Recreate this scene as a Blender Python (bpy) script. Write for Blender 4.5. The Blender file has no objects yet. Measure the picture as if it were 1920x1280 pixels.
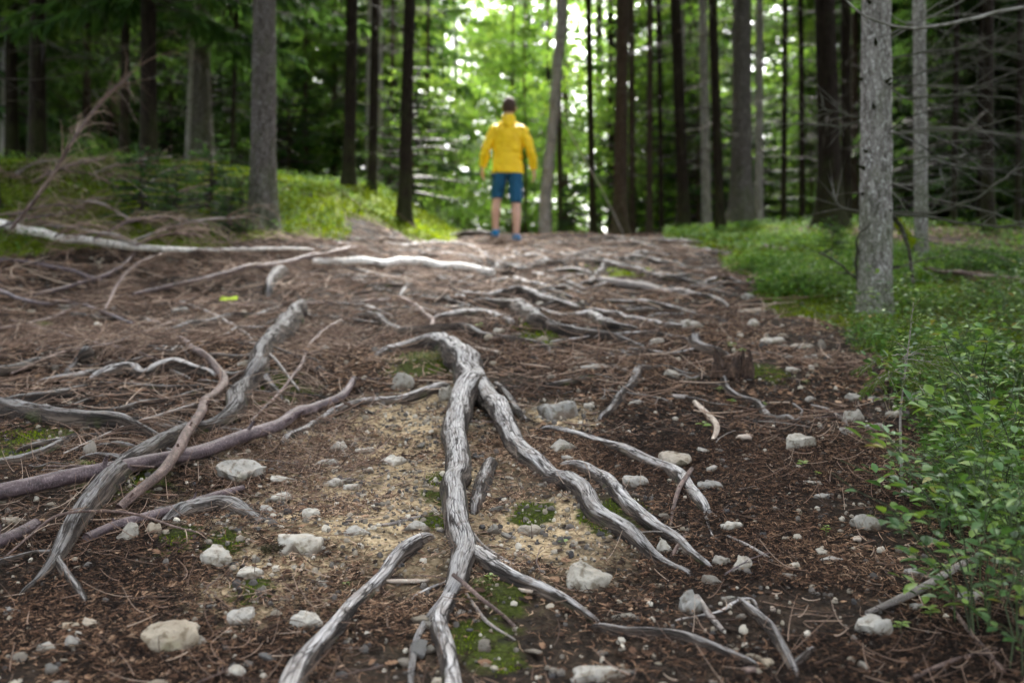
import bpy, math
import numpy as np
from mathutils import Vector, Matrix

# ------------------------------------------------------------------ camera, sky, sun, exposure
scene = bpy.context.scene
F = 1867.0            # focal length in pixels of the 1920 wide photograph
H = 0.90              # camera height above the soil under it
cam_data = bpy.data.cameras.new('camera')
cam_data.sensor_width = 36.0
cam_data.lens = 35.0
cam_data.clip_start = 0.05
cam_data.clip_end = 2000.0
cam_data.dof.use_dof = True
cam_data.dof.focus_distance = 2.6
cam_data.dof.aperture_fstop = 2.4
cam_data.dof.aperture_blades = 0
cam = bpy.data.objects.new('camera', cam_data)
scene.collection.objects.link(cam)
cam.location = (0, 0, H)
cam.rotation_euler = (math.radians(90), 0, 0)
scene.camera = cam

SUN_EL, SUN_AZ = math.radians(52), math.radians(6)     # azimuth measured from +y towards +x
world = bpy.data.worlds.new('World')
scene.world = world
world.use_nodes = True
wn = world.node_tree
bg = wn.nodes['Background']
sky = wn.nodes.new('ShaderNodeTexSky')
sky.sky_type = 'NISHITA'
sky.sun_disc = False
sky.sun_elevation = SUN_EL
sky.sun_rotation = SUN_AZ
sky.air_density = 1.0
sky.dust_density = 5.0
sky.ozone_density = 1.0
cloud = wn.nodes.new('ShaderNodeHueSaturation')      # a high overcast takes most of the blue out of the sky
cloud.inputs['Saturation'].default_value = 0.35
wn.links.new(sky.outputs[0], cloud.inputs['Color'])
wn.links.new(cloud.outputs[0], bg.inputs[0])
bg.inputs[1].default_value = 0.065

sun = bpy.data.lights.new('sun', 'SUN')
sun.energy = 1.5
sun.angle = math.radians(15)
sun.color = (1.0, 0.97, 0.92)
sun_o = bpy.data.objects.new('sun', sun)
scene.collection.objects.link(sun_o)
sd = Vector((math.sin(SUN_AZ) * math.cos(SUN_EL), math.cos(SUN_AZ) * math.cos(SUN_EL), math.sin(SUN_EL)))
sun_o.rotation_euler = sd.to_track_quat('Z', 'Y').to_euler()
sun_o.location = (0, 0, 40)

scene.view_settings.view_transform = 'Standard'
scene.view_settings.look = 'None'
scene.view_settings.gamma = 1.0
scene.view_settings.use_curve_mapping = False
scene.view_settings.exposure = 4.35
scene.cycles.use_denoising = True
scene.cycles.max_bounces = 6
scene.cycles.diffuse_bounces = 4
scene.cycles.glossy_bounces = 2
scene.cycles.transmission_bounces = 4
scene.cycles.sample_clamp_indirect = 6.0

# ------------------------------------------------------------------ numbers
def rng(s):
    return np.random.default_rng(s)

def _h(ix, iy, iz, seed):
    n = (ix.astype(np.int64) * 374761393 + iy.astype(np.int64) * 668265263 + iz.astype(np.int64) * 1274126177 + seed * 974634777) & 0xFFFFFFFF
    n = ((n ^ (n >> 13)) * 1103515245) & 0xFFFFFFFF
    n = ((n ^ (n >> 16)) * 2246822519) & 0xFFFFFFFF
    return ((n ^ (n >> 15)) & 0xFFFFFF) / float(0xFFFFFF) * 2 - 1

def noise(x, y, z=0.0, seed=0):
    x, y, z = np.broadcast_arrays(np.asarray(x, float), np.asarray(y, float), np.asarray(z, float))
    ix, iy, iz = np.floor(x), np.floor(y), np.floor(z)
    fx, fy, fz = x - ix, y - iy, z - iz
    fx, fy, fz = [f * f * (3 - 2 * f) for f in (fx, fy, fz)]
    r = 0
    for a in (0, 1):
        wx = fx if a else 1 - fx
        for b in (0, 1):
            wy = fy if b else 1 - fy
            for c in (0, 1):
                wz = fz if c else 1 - fz
                r = r + wx * wy * wz * _h(ix + a, iy + b, iz + c, seed)
    return r

def fbm(x, y, z=0.0, seed=0, oct=4, gain=0.5):
    r, a, s = 0, 1.0, 1.0
    for i in range(oct):
        r = r + a * noise(np.asarray(x) * s, np.asarray(y) * s, np.asarray(z) * s, seed + i * 17)
        a *= gain
        s *= 2.03
    return r

def sstep(a, b, x):
    t = np.clip((np.asarray(x, float) - a) / (b - a), 0, 1)
    return t * t * (3 - 2 * t)

# ------------------------------------------------------------------ the lie of the land
_ys = np.linspace(-60, 400, 9201)
_slope = 0.175 * (1 - sstep(12.6, 15.5, _ys)) * sstep(-30, -10, _ys) - 0.16 * sstep(15.0, 22, _ys) * (1 - sstep(28, 42, _ys))
_zs = np.concatenate([[0], np.cumsum((_slope[1:] + _slope[:-1]) * 0.5 * (_ys[1] - _ys[0]))])
_zs -= np.interp(0, _ys, _zs)

def G0(x, y):
    x = np.asarray(x, float); y = np.asarray(y, float)
    z = np.interp(y, _ys, _zs)
    # mossy bank on the left near the top of the climb
    z = z + 0.62 * sstep(-0.70, -2.1, x + 0.25 * noise(x * 0.3, y * 0.45, 3)) * sstep(6.5, 11.0, y)
    z = z + 0.30 * sstep(-2.2, -4.5, x) * sstep(5.0, 9.0, y)
    z = z + 0.10 * sstep(1.9, 3.2, x - 0.05 * y) * sstep(3.5, 7.0, y)
    z = z + 0.25 * noise(x * 0.12, y * 0.12, 7, seed=5) * sstep(16, 24, y)
    return z

def G(x, y):
    x = np.asarray(x, float); y = np.asarray(y, float)
    z = G0(x, y)
    z = z + 0.035 * noise(x * 1.3, y * 1.3, 1, seed=9) + 0.018 * noise(x * 3.7, y * 3.7, 2, seed=11)
    # little terraces held by the roots that cross the slope
    z = z + 0.045 * noise(x * 0.5, y * 1.9, 4, seed=12) * sstep(3.2, 4.5, y) * (1 - sstep(11, 14, y))
    return z

def G_fine(x, y):
    return G(x, y) + 0.006 * fbm(x * 11, y * 11, 0.5, seed=21, oct=3) + 0.0016 * noise(x * 90, y * 90, 0, seed=33)

_yy = np.concatenate([np.arange(0.9, 8, 0.01), np.arange(8, 20, 0.02), np.arange(20, 60, 0.1)])

def P(px, py, e=0.0):
    """the place on the ground that the photograph shows at a pixel (e metres above the soil)"""
    px = np.atleast_1d(np.asarray(px, float)); py = np.atleast_1d(np.asarray(py, float))
    e = np.broadcast_to(np.asarray(e, float), px.shape)
    X = (px[:, None] - 960) / F * _yy
    Zr = H + (640 - py[:, None]) / F * _yy
    d = Zr - (G(X, _yy[None, :] + 0 * X) + e[:, None])
    hit = d <= 0
    idx = np.where(hit.any(1), hit.argmax(1), len(_yy) - 1)
    idx = np.maximum(idx, 1)
    r = np.arange(len(px))
    d0, d1 = d[r, idx - 1], d[r, idx]
    t = np.clip(d0 / np.where(np.abs(d0 - d1) < 1e-9, 1, d0 - d1), 0, 1)
    y = _yy[idx - 1] + t * (_yy[idx] - _yy[idx - 1])
    x = (px - 960) / F * y
    return np.stack([x, y, G(x, y) + e], 1)

def D(px, py, d):
    """a point on the line of sight of a pixel at distance d along the path"""
    return np.array([(px - 960) / F * d, d, H + (640 - py) / F * d])

# ------------------------------------------------------------------ meshes
C = scene.collection

def mesh(name, V, Q=None, T=None, smooth=True, attrs=None, mats=(), mi=None):
    V = np.asarray(V, np.float32).reshape(-1, 3)
    Q = np.zeros((0, 4), np.int32) if Q is None else np.asarray(Q, np.int32).reshape(-1, 4)
    T = np.zeros((0, 3), np.int32) if T is None else np.asarray(T, np.int32).reshape(-1, 3)
    me = bpy.data.meshes.new(name)
    me.vertices.add(len(V)); me.vertices.foreach_set('co', V.ravel())
    nl = len(Q) * 4 + len(T) * 3
    me.loops.add(nl); me.polygons.add(len(Q) + len(T))
    me.loops.foreach_set('vertex_index', np.concatenate([Q.ravel(), T.ravel()]).astype(np.int32))
    st = np.concatenate([np.arange(len(Q)) * 4, len(Q) * 4 + np.arange(len(T)) * 3]).astype(np.int32)
    me.polygons.foreach_set('loop_start', st)
    me.update(calc_edges=True)
    me.polygons.foreach_set('use_smooth', np.full(len(Q) + len(T), smooth, bool))
    for k, v in (attrs or {}).items():
        v = np.asarray(v, np.float32)
        if v.ndim == 2:
            a = me.attributes.new(k, 'FLOAT_VECTOR', 'POINT'); a.data.foreach_set('vector', v.ravel())
        else:
            a = me.attributes.new(k, 'FLOAT', 'POINT'); a.data.foreach_set('value', v)
    for m in mats:
        me.materials.append(m)
    if mi is not None:
        me.polygons.foreach_set('material_index', np.asarray(mi, np.int32))
    me.update()
    return me

class MB:
    """collects pieces of one object"""
    def __init__(s):
        s.V, s.Q, s.T, s.A, s.n = [], [], [], {}, 0
    def add(s, V, Q=None, T=None, **at):
        V = np.asarray(V, float).reshape(-1, 3)
        if Q is not None and len(Q): s.Q.append(np.asarray(Q).reshape(-1, 4) + s.n)
        if T is not None and len(T): s.T.append(np.asarray(T).reshape(-1, 3) + s.n)
        s.V.append(V)
        for k, v in at.items():
            s.A.setdefault(k, []).append(np.asarray(v, float) if not np.isscalar(v) else np.full(len(V), float(v)))
        s.n += len(V)
        return s
    def mesh(s, name, mat, smooth=True):
        V = np.concatenate(s.V)
        Q = np.concatenate(s.Q) if s.Q else None
        T = np.concatenate(s.T) if s.T else None
        A = {k: np.concatenate(v) for k, v in s.A.items()}
        return mesh(name, V, Q, T, smooth, A, [mat] if mat else [])
    def build(s, name, mat, parent=None, smooth=True, **kw):
        return link(name, s.mesh(name, mat, smooth), parent, **kw)

def link(name, data, parent=None, loc=None, rot=None, scale=None):
    o = bpy.data.objects.new(name, data)
    C.objects.link(o)
    if parent is not None: o.parent = parent
    if loc is not None: o.location = loc
    if rot is not None: o.rotation_euler = rot
    if scale is not None: o.scale = scale if hasattr(scale, '__len__') else (scale,) * 3
    return o

def empty(name, loc=(0, 0, 0), rz=0, s=1.0):
    o = bpy.data.objects.new(name, None)
    o.empty_display_size = 0.1
    C.objects.link(o)
    o.location = loc
    o.rotation_euler = (0, 0, rz)
    o.scale = (s, s, s)
    return o

def tag(o, label=None, cat=None, group=None, kind=None):
    if label: o['label'] = label
    if cat: o['category'] = cat
    if group: o['group'] = group
    if kind: o['kind'] = kind
    return o

def tubes(P_, R, n=6, vert=False, cap=True):
    """many tubes at once: P_ (M,K,3), R (M,K) or (M,K,n). Returns V,Q,T,rc,top"""
    P_ = np.asarray(P_, float)
    if P_.ndim == 2: P_ = P_[None]
    M, K, _ = P_.shape
    R = np.asarray(R, float)
    if R.ndim == 1: R = R[None]
    if R.ndim == 2 and R.shape[0] == M: R = R[:, :, None] * np.ones((1, 1, n))
    t = np.gradient(P_, axis=1)
    t /= np.linalg.norm(t, axis=2, keepdims=True) + 1e-12
    up = np.zeros_like(t)
    mean = P_[:, -1] - P_[:, 0]
    mean /= np.linalg.norm(mean, axis=1, keepdims=True) + 1e-12
    v = (np.abs(mean[:, 2]) > 0.8) | vert
    up[..., 2] = 1
    up[v] = (0, 1, 0)
    s = np.cross(t, up); s /= np.linalg.norm(s, axis=2, keepdims=True) + 1e-9
    u = np.cross(s, t)
    th = np.arange(n) / n * 2 * math.pi + 1e-3
    c, sn = np.cos(th), np.sin(th)
    V = P_[:, :, None, :] + R[..., None] * (c[None, None, :, None] * s[:, :, None, :] + sn[None, None, :, None] * u[:, :, None, :])
    L = np.concatenate([np.zeros((M, 1)), np.cumsum(np.linalg.norm(np.diff(P_, axis=1), axis=2), axis=1)], 1)
    r0 = R.mean(2).max(1)
    rc = np.stack([np.broadcast_to(c[None, None] * r0[:, None, None], (M, K, n)), np.broadcast_to(sn[None, None] * r0[:, None, None], (M, K, n)),
                   np.broadcast_to(L[:, :, None] + np.arange(M)[:, None, None] * 0.37, (M, K, n))], -1)
    top = np.broadcast_to(sn[None, None], (M, K, n))
    i = np.arange(K - 1)[:, None]; j = np.arange(n)[None, :]; j2 = (j + 1) % n
    q = np.stack([i * n + j, i * n + j2, (i + 1) * n + j2, (i + 1) * n + j], -1).reshape(-1, 4)
    Q = (q[None] + (np.arange(M) * K * n)[:, None, None]).reshape(-1, 4)
    V = V.reshape(-1, 3); rc = rc.reshape(-1, 3); top = top.reshape(-1)
    T = None
    if cap:
        k = np.arange(1, n - 1)
        a = np.stack([np.zeros_like(k), k + 1, k], -1)
        b = np.stack([np.zeros_like(k), k, k + 1], -1) + (K - 1) * n
        T = (np.concatenate([a, b])[None] + (np.arange(M) * K * n)[:, None, None]).reshape(-1, 3)
    # outward winding
    return V, Q[:, ::-1], T, rc, top

def spline(pts, step, rad=None):
    """Catmull-Rom through the points, resampled at an even step"""
    pts = np.asarray(pts, float)
    if len(pts) == 2: pts = np.stack([pts[0], pts.mean(0), pts[1]]); rad = None if rad is None else np.array([rad[0], (rad[0] + rad[1]) / 2, rad[1]])
    e = np.concatenate([[2 * pts[0] - pts[1]], pts, [2 * pts[-1] - pts[-2]]])
    out, ro = [], []
    for i in range(1, len(e) - 2):
        t = np.linspace(0, 1, 14, endpoint=False)[:, None]
        a, b, c, d = e[i - 1], e[i], e[i + 1], e[i + 2]
        out.append(0.5 * (2 * b + (c - a) * t + (2 * a - 5 * b + 4 * c - d) * t ** 2 + (3 * b - a - 3 * c + d) * t ** 3))
        if rad is not None: ro.append(rad[i - 1] + (rad[i] - rad[i - 1]) * t[:, 0])
    out.append(pts[-1:])
    o = np.concatenate(out)
    s = np.concatenate([[0], np.cumsum(np.linalg.norm(np.diff(o, axis=0), axis=1))])
    K = max(4, int(s[-1] / step) + 1)
    q = np.linspace(0, s[-1], K)
    res = np.stack([np.interp(q, s, o[:, k]) for k in range(3)], 1)
    if rad is None: return res
    rr = np.concatenate(ro + [np.array([rad[-1]])])
    return res, np.interp(q, s, rr)

def ico(sub):
    t = (1 + 5 ** .5) / 2
    V = [(-1, t, 0), (1, t, 0), (-1, -t, 0), (1, -t, 0), (0, -1, t), (0, 1, t), (0, -1, -t), (0, 1, -t), (t, 0, -1), (t, 0, 1), (-t, 0, -1), (-t, 0, 1)]
    Fc = [(0, 11, 5), (0, 5, 1), (0, 1, 7), (0, 7, 10), (0, 10, 11), (1, 5, 9), (5, 11, 4), (11, 10, 2), (10, 7, 6), (7, 1, 8), (3, 9, 4), (3, 4, 2), (3, 2, 6), (3, 6, 8), (3, 8, 9), (4, 9, 5), (2, 4, 11), (6, 2, 10), (8, 6, 7), (9, 8, 1)]
    V = [np.array(v) / np.linalg.norm(v) for v in V]
    for _ in range(sub):
        m, nf = {}, []
        def mid(a, b):
            k = (min(a, b), max(a, b))
            if k not in m:
                v = V[a] + V[b]; V.append(v / np.linalg.norm(v)); m[k] = len(V) - 1
            return m[k]
        for a, b, c in Fc:
            x, y, z = mid(a, b), mid(b, c), mid(c, a)
            nf += [(a, x, z), (b, y, x), (c, z, y), (x, y, z)]
        Fc = nf
    return np.array(V), np.array(Fc)
ICO = [ico(k) for k in range(5)]

# ------------------------------------------------------------------ materials
class NT:
    def __init__(s, name):
        s.m = bpy.data.materials.new(name); s.m.use_nodes = True
        s.t = s.m.node_tree; s.b = s.t.nodes['Principled BSDF']; s.out = s.t.nodes['Material Output']
    def n(s, typ, inp=None, **kw):
        nd = s.t.nodes.new('ShaderNode' + typ)
        for k, v in kw.items(): setattr(nd, k, v)
        for k, v in (inp or {}).items(): s.set(nd, k, v)
        return nd
    def set(s, nd, k, v):
        i = nd.inputs[k]
        if hasattr(v, 'default_value') or hasattr(v, 'is_linked'): s.t.links.new(v, i)
        else: i.default_value = v
    def attr(s, name, vec=False):
        return s.n('Attribute', attribute_name=name).outputs['Vector' if vec else 'Fac']
    def noise(s, vec, scale=5, detail=4, rough=0.55, mul=None):
        if mul is not None: vec = s.n('VectorMath', {0: vec, 1: mul}, operation='MULTIPLY').outputs[0]
        return s.n('TexNoise', {'Vector': vec, 'Scale': scale, 'Detail': detail, 'Roughness': rough}).outputs[0]
    def vor(s, vec, scale=5, feature='F1', out=0, mul=None):
        if mul is not None: vec = s.n('VectorMath', {0: vec, 1: mul}, operation='MULTIPLY').outputs[0]
        return s.n('TexVoronoi', {'Vector': vec, 'Scale': scale}, feature=feature).outputs[out]
    def ramp(s, fac, stops, interp='LINEAR'):
        r = s.n('ValToRGB', {0: fac}); r.color_ramp.interpolation = interp
        el = r.color_ramp.elements
        while len(el) < len(stops): el.new(0.5)
        for e, (p, c) in zip(el, stops):
            e.position = p; e.color = (*c, 1) if hasattr(c, '__len__') else (c, c, c, 1)
        return r.outputs[0]
    def mix(s, f, a, b, mode='MIX'):
        m = s.n('Mix', data_type='RGBA', blend_type=mode)
        s.set(m, 0, f)
        for k, v in ((6, a), (7, b)):
            s.set(m, k, (*v, 1) if isinstance(v, tuple) and len(v) == 3 else v)
        return m.outputs[2]
    def math(s, op, a, b=0.0, clamp=False):
        m = s.n('Math', {0: a, 1: b}, operation=op, use_clamp=clamp); return m.outputs[0]
    def mr(s, v, a, b, c=0.0, d=1.0):
        return s.n('MapRange', {0: v, 1: a, 2: b, 3: c, 4: d}).outputs[0]
    def bump(s, h, strength=0.5, dist=0.01, normal=None):
        b = s.n('Bump', {'Height': h, 'Strength': strength, 'Distance': dist})
        if normal is not None: s.set(b, 'Normal', normal)
        return b.outputs[0]
    def fin(s, col, rough=0.8, normal=None, spec=0.3, **kw):
        s.set(s.b, 'Base Color', (*col, 1) if isinstance(col, tuple) else col)
        s.set(s.b, 'Roughness', rough)
        s.set(s.b, 'Specular IOR Level', spec)
        if normal is not None: s.set(s.b, 'Normal', normal)
        for k, v in kw.items(): s.set(s.b, k, v)
        return s.m
    def pos(s):
        return s.n('NewGeometry').outputs['Position']
    def rnd(s):
        return s.n('ObjectInfo').outputs['Random']

def m_ground():
    t = NT('forest soil'); p = t.pos()
    n1 = t.noise(p, 2.2, 5); n2 = t.noise(p, 18, 6, 0.65); n3 = t.noise(p, 90, 4, 0.7)
    dirt = t.ramp(n2, [(0.34, (0.008, 0.006, 0.005)), (0.50, (0.022, 0.016, 0.012)), (0.64, (0.055, 0.040, 0.029)), (0.8, (0.13, 0.095, 0.068))])
    dirt = t.mix(t.mr(n3, 0.56, 0.70, 0, .7), dirt, (0.12, 0.080, 0.052))
    clay = t.ramp(n3, [(0.3, (0.16, 0.11, 0.06)), (0.5, (0.42, 0.32, 0.19)), (0.7, (0.62, 0.50, 0.33))])
    cf = t.math('MULTIPLY', t.attr('clay'), t.mr(n2, 0.33, 0.52), True)
    col = t.mix(cf, dirt, clay)
    ml = t.math('ADD', t.attr('moss'), t.mr(n2, 0.3, 0.7, -0.35, 0.35), True)
    mf = t.mr(ml, 0.38, 0.62)
    far = t.mr(t.n('SeparateXYZ', {0: p}).outputs[1], 5.0, 8.0)
    moss = t.ramp(n3, [(0.3, (0.014, 0.020, 0.004)), (0.55, (0.045, 0.058, 0.010)), (0.75, (0.10, 0.115, 0.020))])
    bank = t.ramp(n2, [(0.3, (0.04, 0.06, 0.006)), (0.5, (0.10, 0.145, 0.010)), (0.7, (0.20, 0.24, 0.018))])
    moss = t.mix(far, moss, bank)
    col = t.mix(mf, col, moss)
    wet = t.mr(n1, 0.42, 0.62)
    col = t.mix(t.math('MULTIPLY', wet, 0.25), col, (0.02, 0.015, 0.012))
    h = t.math('ADD', n2, t.math('MULTIPLY', n3, 0.6))
    h = t.math('ADD', h, t.math('MULTIPLY', t.vor(p, 60), 0.5))
    return t.fin(col, t.mr(n2, 0.3, 0.7, 0.6, 0.95), t.bump(h, 0.9, 0.012), 0.04)

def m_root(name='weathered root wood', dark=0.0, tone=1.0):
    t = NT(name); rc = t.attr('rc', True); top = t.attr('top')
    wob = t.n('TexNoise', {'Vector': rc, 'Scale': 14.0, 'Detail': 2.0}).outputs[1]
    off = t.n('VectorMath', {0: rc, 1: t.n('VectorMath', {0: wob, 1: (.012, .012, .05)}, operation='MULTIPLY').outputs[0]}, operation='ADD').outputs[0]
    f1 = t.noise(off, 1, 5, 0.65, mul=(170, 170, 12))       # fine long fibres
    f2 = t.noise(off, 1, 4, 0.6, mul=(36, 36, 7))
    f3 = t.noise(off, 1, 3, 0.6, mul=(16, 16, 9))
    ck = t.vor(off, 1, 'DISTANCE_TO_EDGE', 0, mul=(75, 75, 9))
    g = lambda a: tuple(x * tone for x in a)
    wood = t.ramp(f1, [(0.30, g((0.20, 0.185, 0.175))), (0.42, g((0.42, 0.40, 0.385))), (0.55, g((0.58, 0.56, 0.545))), (0.72, g((0.72, 0.70, 0.685)))])
    wood = t.mix(t.mr(f3, 0.50, 0.66, 0, 0.6), wood, g((0.28, 0.24, 0.21)))
    wood = t.mix(t.mr(f2, 0.43, 0.33, 0, 0.75), wood, (0.09, 0.072, 0.060))
    wood = t.mix(t.mr(t.noise(rc, 1, 3, 0.6, mul=(22, 22, 26)), 0.56, 0.66, 0, .6), wood, (0.16, 0.125, 0.10))
    bark = t.ramp(f2, [(0.35, (0.014, 0.010, 0.008)), (0.5, (0.062, 0.046, 0.036)), (0.68, (0.16, 0.125, 0.098))])
    w = t.math('ADD', top, t.mr(f2, 0.3, 0.7, -0.32, 0.32))
    w = t.math('ADD', w, t.mr(f3, 0.3, 0.7, -0.25, 0.25))
    w = t.mr(w, 0.48 + dark, 0.80 + dark)
    col = t.mix(w, bark, wood)
    cf = t.math('MULTIPLY', t.mr(ck, 0.10, 0.02, 0, 1.0), t.mr(f2, 0.66, 0.44))
    col = t.mix(cf, col, (0.025, 0.020, 0.017))
    pz = t.noise(t.pos(), 7, 3)
    mossf = t.math('MULTIPLY', t.mr(pz, 0.57, 0.66), t.mr(top, 0.6, -0.3))
    col = t.mix(t.math('MULTIPLY', mossf, 0.7), col, (0.055, 0.07, 0.012))
    h = t.math('ADD', f1, t.math('MULTIPLY', f2, 1.5))
    h = t.math('ADD', h, t.mr(ck, 0.0, 0.09, 0, 0.7))
    h = t.math('ADD', h, t.math('MULTIPLY', w, 0.5))
    return t.fin(col, t.mr(w, 0, 1, 0.9, 0.62), t.bump(h, 1.0, 0.009), 0.25)

def m_stick(name, c0, c1, c2, rough=0.6):
    t = NT(name); rc = t.attr('rc', True)
    f1 = t.noise(rc, 1, 4, 0.6, mul=(60, 60, 22)); f2 = t.noise(rc, 1, 5, 0.75, mul=(120, 120, 230))
    r2 = t.noise(t.pos(), 6, 2)
    col = t.ramp(f1, [(0.3, c0), (0.5, c1), (0.72, c2)])
    col = t.mix(t.mr(f2, 0.52, 0.70, 0, 0.45), col, tuple(min(1, x * 2.0 + 0.04) for x in c2))
    col = t.mix(t.mr(t.noise(rc, 1, 3, 0.6, mul=(18, 18, 9)), 0.52, 0.62, 0, 0.6), col, tuple(x * .45 for x in c1))
    col = t.mix(t.mr(r2, 0.4, 0.7, 0, 0.35), col, c0)
    return t.fin(col, rough, t.bump(t.math('ADD', f1, f2), 0.8, 0.004), 0.4)

def m_birch():
    t = NT('birch bark'); rc = t.attr('rc', True)
    rings = t.noise(rc, 1, 4, 0.7, mul=(9, 9, 60)); bl = t.noise(rc, 1, 3, 0.6, mul=(10, 10, 5))
    col = t.ramp(rings, [(0.34, (0.04, 0.035, 0.03)), (0.40, (0.50, 0.47, 0.43)), (0.55, (0.80, 0.77, 0.72))])
    col = t.mix(t.mr(bl, 0.58, 0.66, 0, 0.8), col, (0.12, 0.10, 0.09))
    return t.fin(col, 0.6, t.bump(rings, 0.4, 0.004), 0.35)

def m_trunk(name, c0, c1, c2, lich=0.0, moss=0.0, sc=1.0):
    t = NT(name); rc = t.attr('rc', True)
    v = t.vor(rc, 1, 'DISTANCE_TO_EDGE', 0, mul=(55 * sc, 55 * sc, 34 * sc))
    v1 = t.n('TexVoronoi', {'Vector': t.n('VectorMath', {0: rc, 1: (55 * sc, 55 * sc, 34 * sc)}, operation='MULTIPLY').outputs[0], 'Scale': 1.0}).outputs[1]
    f = t.noise(rc, 1, 5, 0.65, mul=(30 * sc, 30 * sc, 12 * sc))
    col = t.ramp(f, [(0.30, c0), (0.5, c1), (0.70, c2)])
    vv = t.n('SeparateColor', {0: v1}).outputs[0]
    col = t.mix(t.mr(vv, 0.3, 1.0, 0, 0.45), col, c2)
    col = t.mix(t.mr(v, 0.0, 0.10, 0.75, 0.0), col, c0)
    if lich:
        l = t.noise(rc, 1, 4, 0.7, mul=(42, 42, 30))
        col = t.mix(t.mr(l, 0.54, 0.62, 0, lich), col, (0.50, 0.50, 0.47))
    if moss:
        g = t.noise(rc, 4, 3)
        low = t.mr(t.n('SeparateXYZ', {0: rc}).outputs[2], 1.0, 0.0)
        col = t.mix(t.math('MULTIPLY', t.mr(t.math('ADD', g, t.math('MULTIPLY', low, 0.35)), 0.55, 0.75), moss), col, (0.06, 0.085, 0.02))
    h = t.math('ADD', t.mr(v, 0, 0.25), t.math('MULTIPLY', f, 0.8))
    return t.fin(col, 0.85, t.bump(h, 0.8, 0.008 / sc), 0.06)

def m_rock():
    t = NT('slate and sandstone'); p = t.n('TexCoord').outputs['Object']; r = t.rnd()
    tone = t.attr('tone')
    n1 = t.noise(p, 22, 5, 0.6); n2 = t.noise(p, 120, 5, 0.7); n3 = t.noise(p, 9, 3)
    base = t.ramp(tone, [(0.0, (0.50, 0.47, 0.40)), (0.33, (0.26, 0.255, 0.235)), (0.66, (0.34, 0.28, 0.20)), (1.0, (0.08, 0.088, 0.10))])
    base = t.mix(0.30, base, t.ramp(r, [(0, (0.40, 0.35, 0.26)), (0.5, (0.46, 0.44, 0.40)), (1, (0.26, 0.26, 0.25))]))
    col = t.mix(t.mr(n1, 0.38, 0.62, 0, 0.6), base, t.mix(1.0, base, (0.55, 0.48, 0.40), 'MULTIPLY'))
    col = t.mix(t.mr(n2, 0.55, 0.70, 0, 0.6), col, t.mix(1.0, base, (0.4, 0.36, 0.32), 'MULTIPLY'))
    col = t.mix(t.mr(n3, 0.60, 0.70, 0, 0.45), col, (0.30, 0.30, 0.15))
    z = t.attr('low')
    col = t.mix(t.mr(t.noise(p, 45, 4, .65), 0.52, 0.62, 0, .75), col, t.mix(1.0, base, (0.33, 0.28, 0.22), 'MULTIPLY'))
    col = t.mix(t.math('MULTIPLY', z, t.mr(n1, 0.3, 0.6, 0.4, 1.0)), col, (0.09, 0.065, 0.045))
    return t.fin(col, 0.8, t.bump(t.math('ADD', n1, n2), 0.7, 0.006), 0.3)

def m_tint(name, stops, rough=0.75, trans=0.0, bump=0, spec=0.3, objrand=0.0):
    t = NT(name); a = t.attr('tint')
    if objrand:
        a = t.math('ADD', a, t.mr(t.rnd(), 0, 1, -objrand, objrand), True)
    col = t.ramp(a, stops)
    t.fin(col, rough, None, spec)
    if trans:
        tr = t.n('BsdfTranslucent', {'Color': t.mix(1.0, col, (1.15, 1.1, 0.5), 'MULTIPLY')})
        mx = t.n('MixShader', {0: trans, 1: t.b.outputs[0], 2: tr.outputs[0]})
        t.t.links.new(mx.outputs[0], t.out.inputs[0])
    return t.m

def m_plain(name, c, rough=0.7, var=0.25, scale=40, bump=0.2, spec=0.3, dist=0.002):
    t = NT(name); n = t.noise(t.n('TexCoord').outputs['Object'], scale, 4)
    col = t.mix(t.mr(n, 0.3, 0.7), tuple(x * (1 - var) for x in c), tuple(min(1, x * (1 + var)) for x in c))
    return t.fin(col, rough, t.bump(n, bump, dist), spec)

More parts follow.
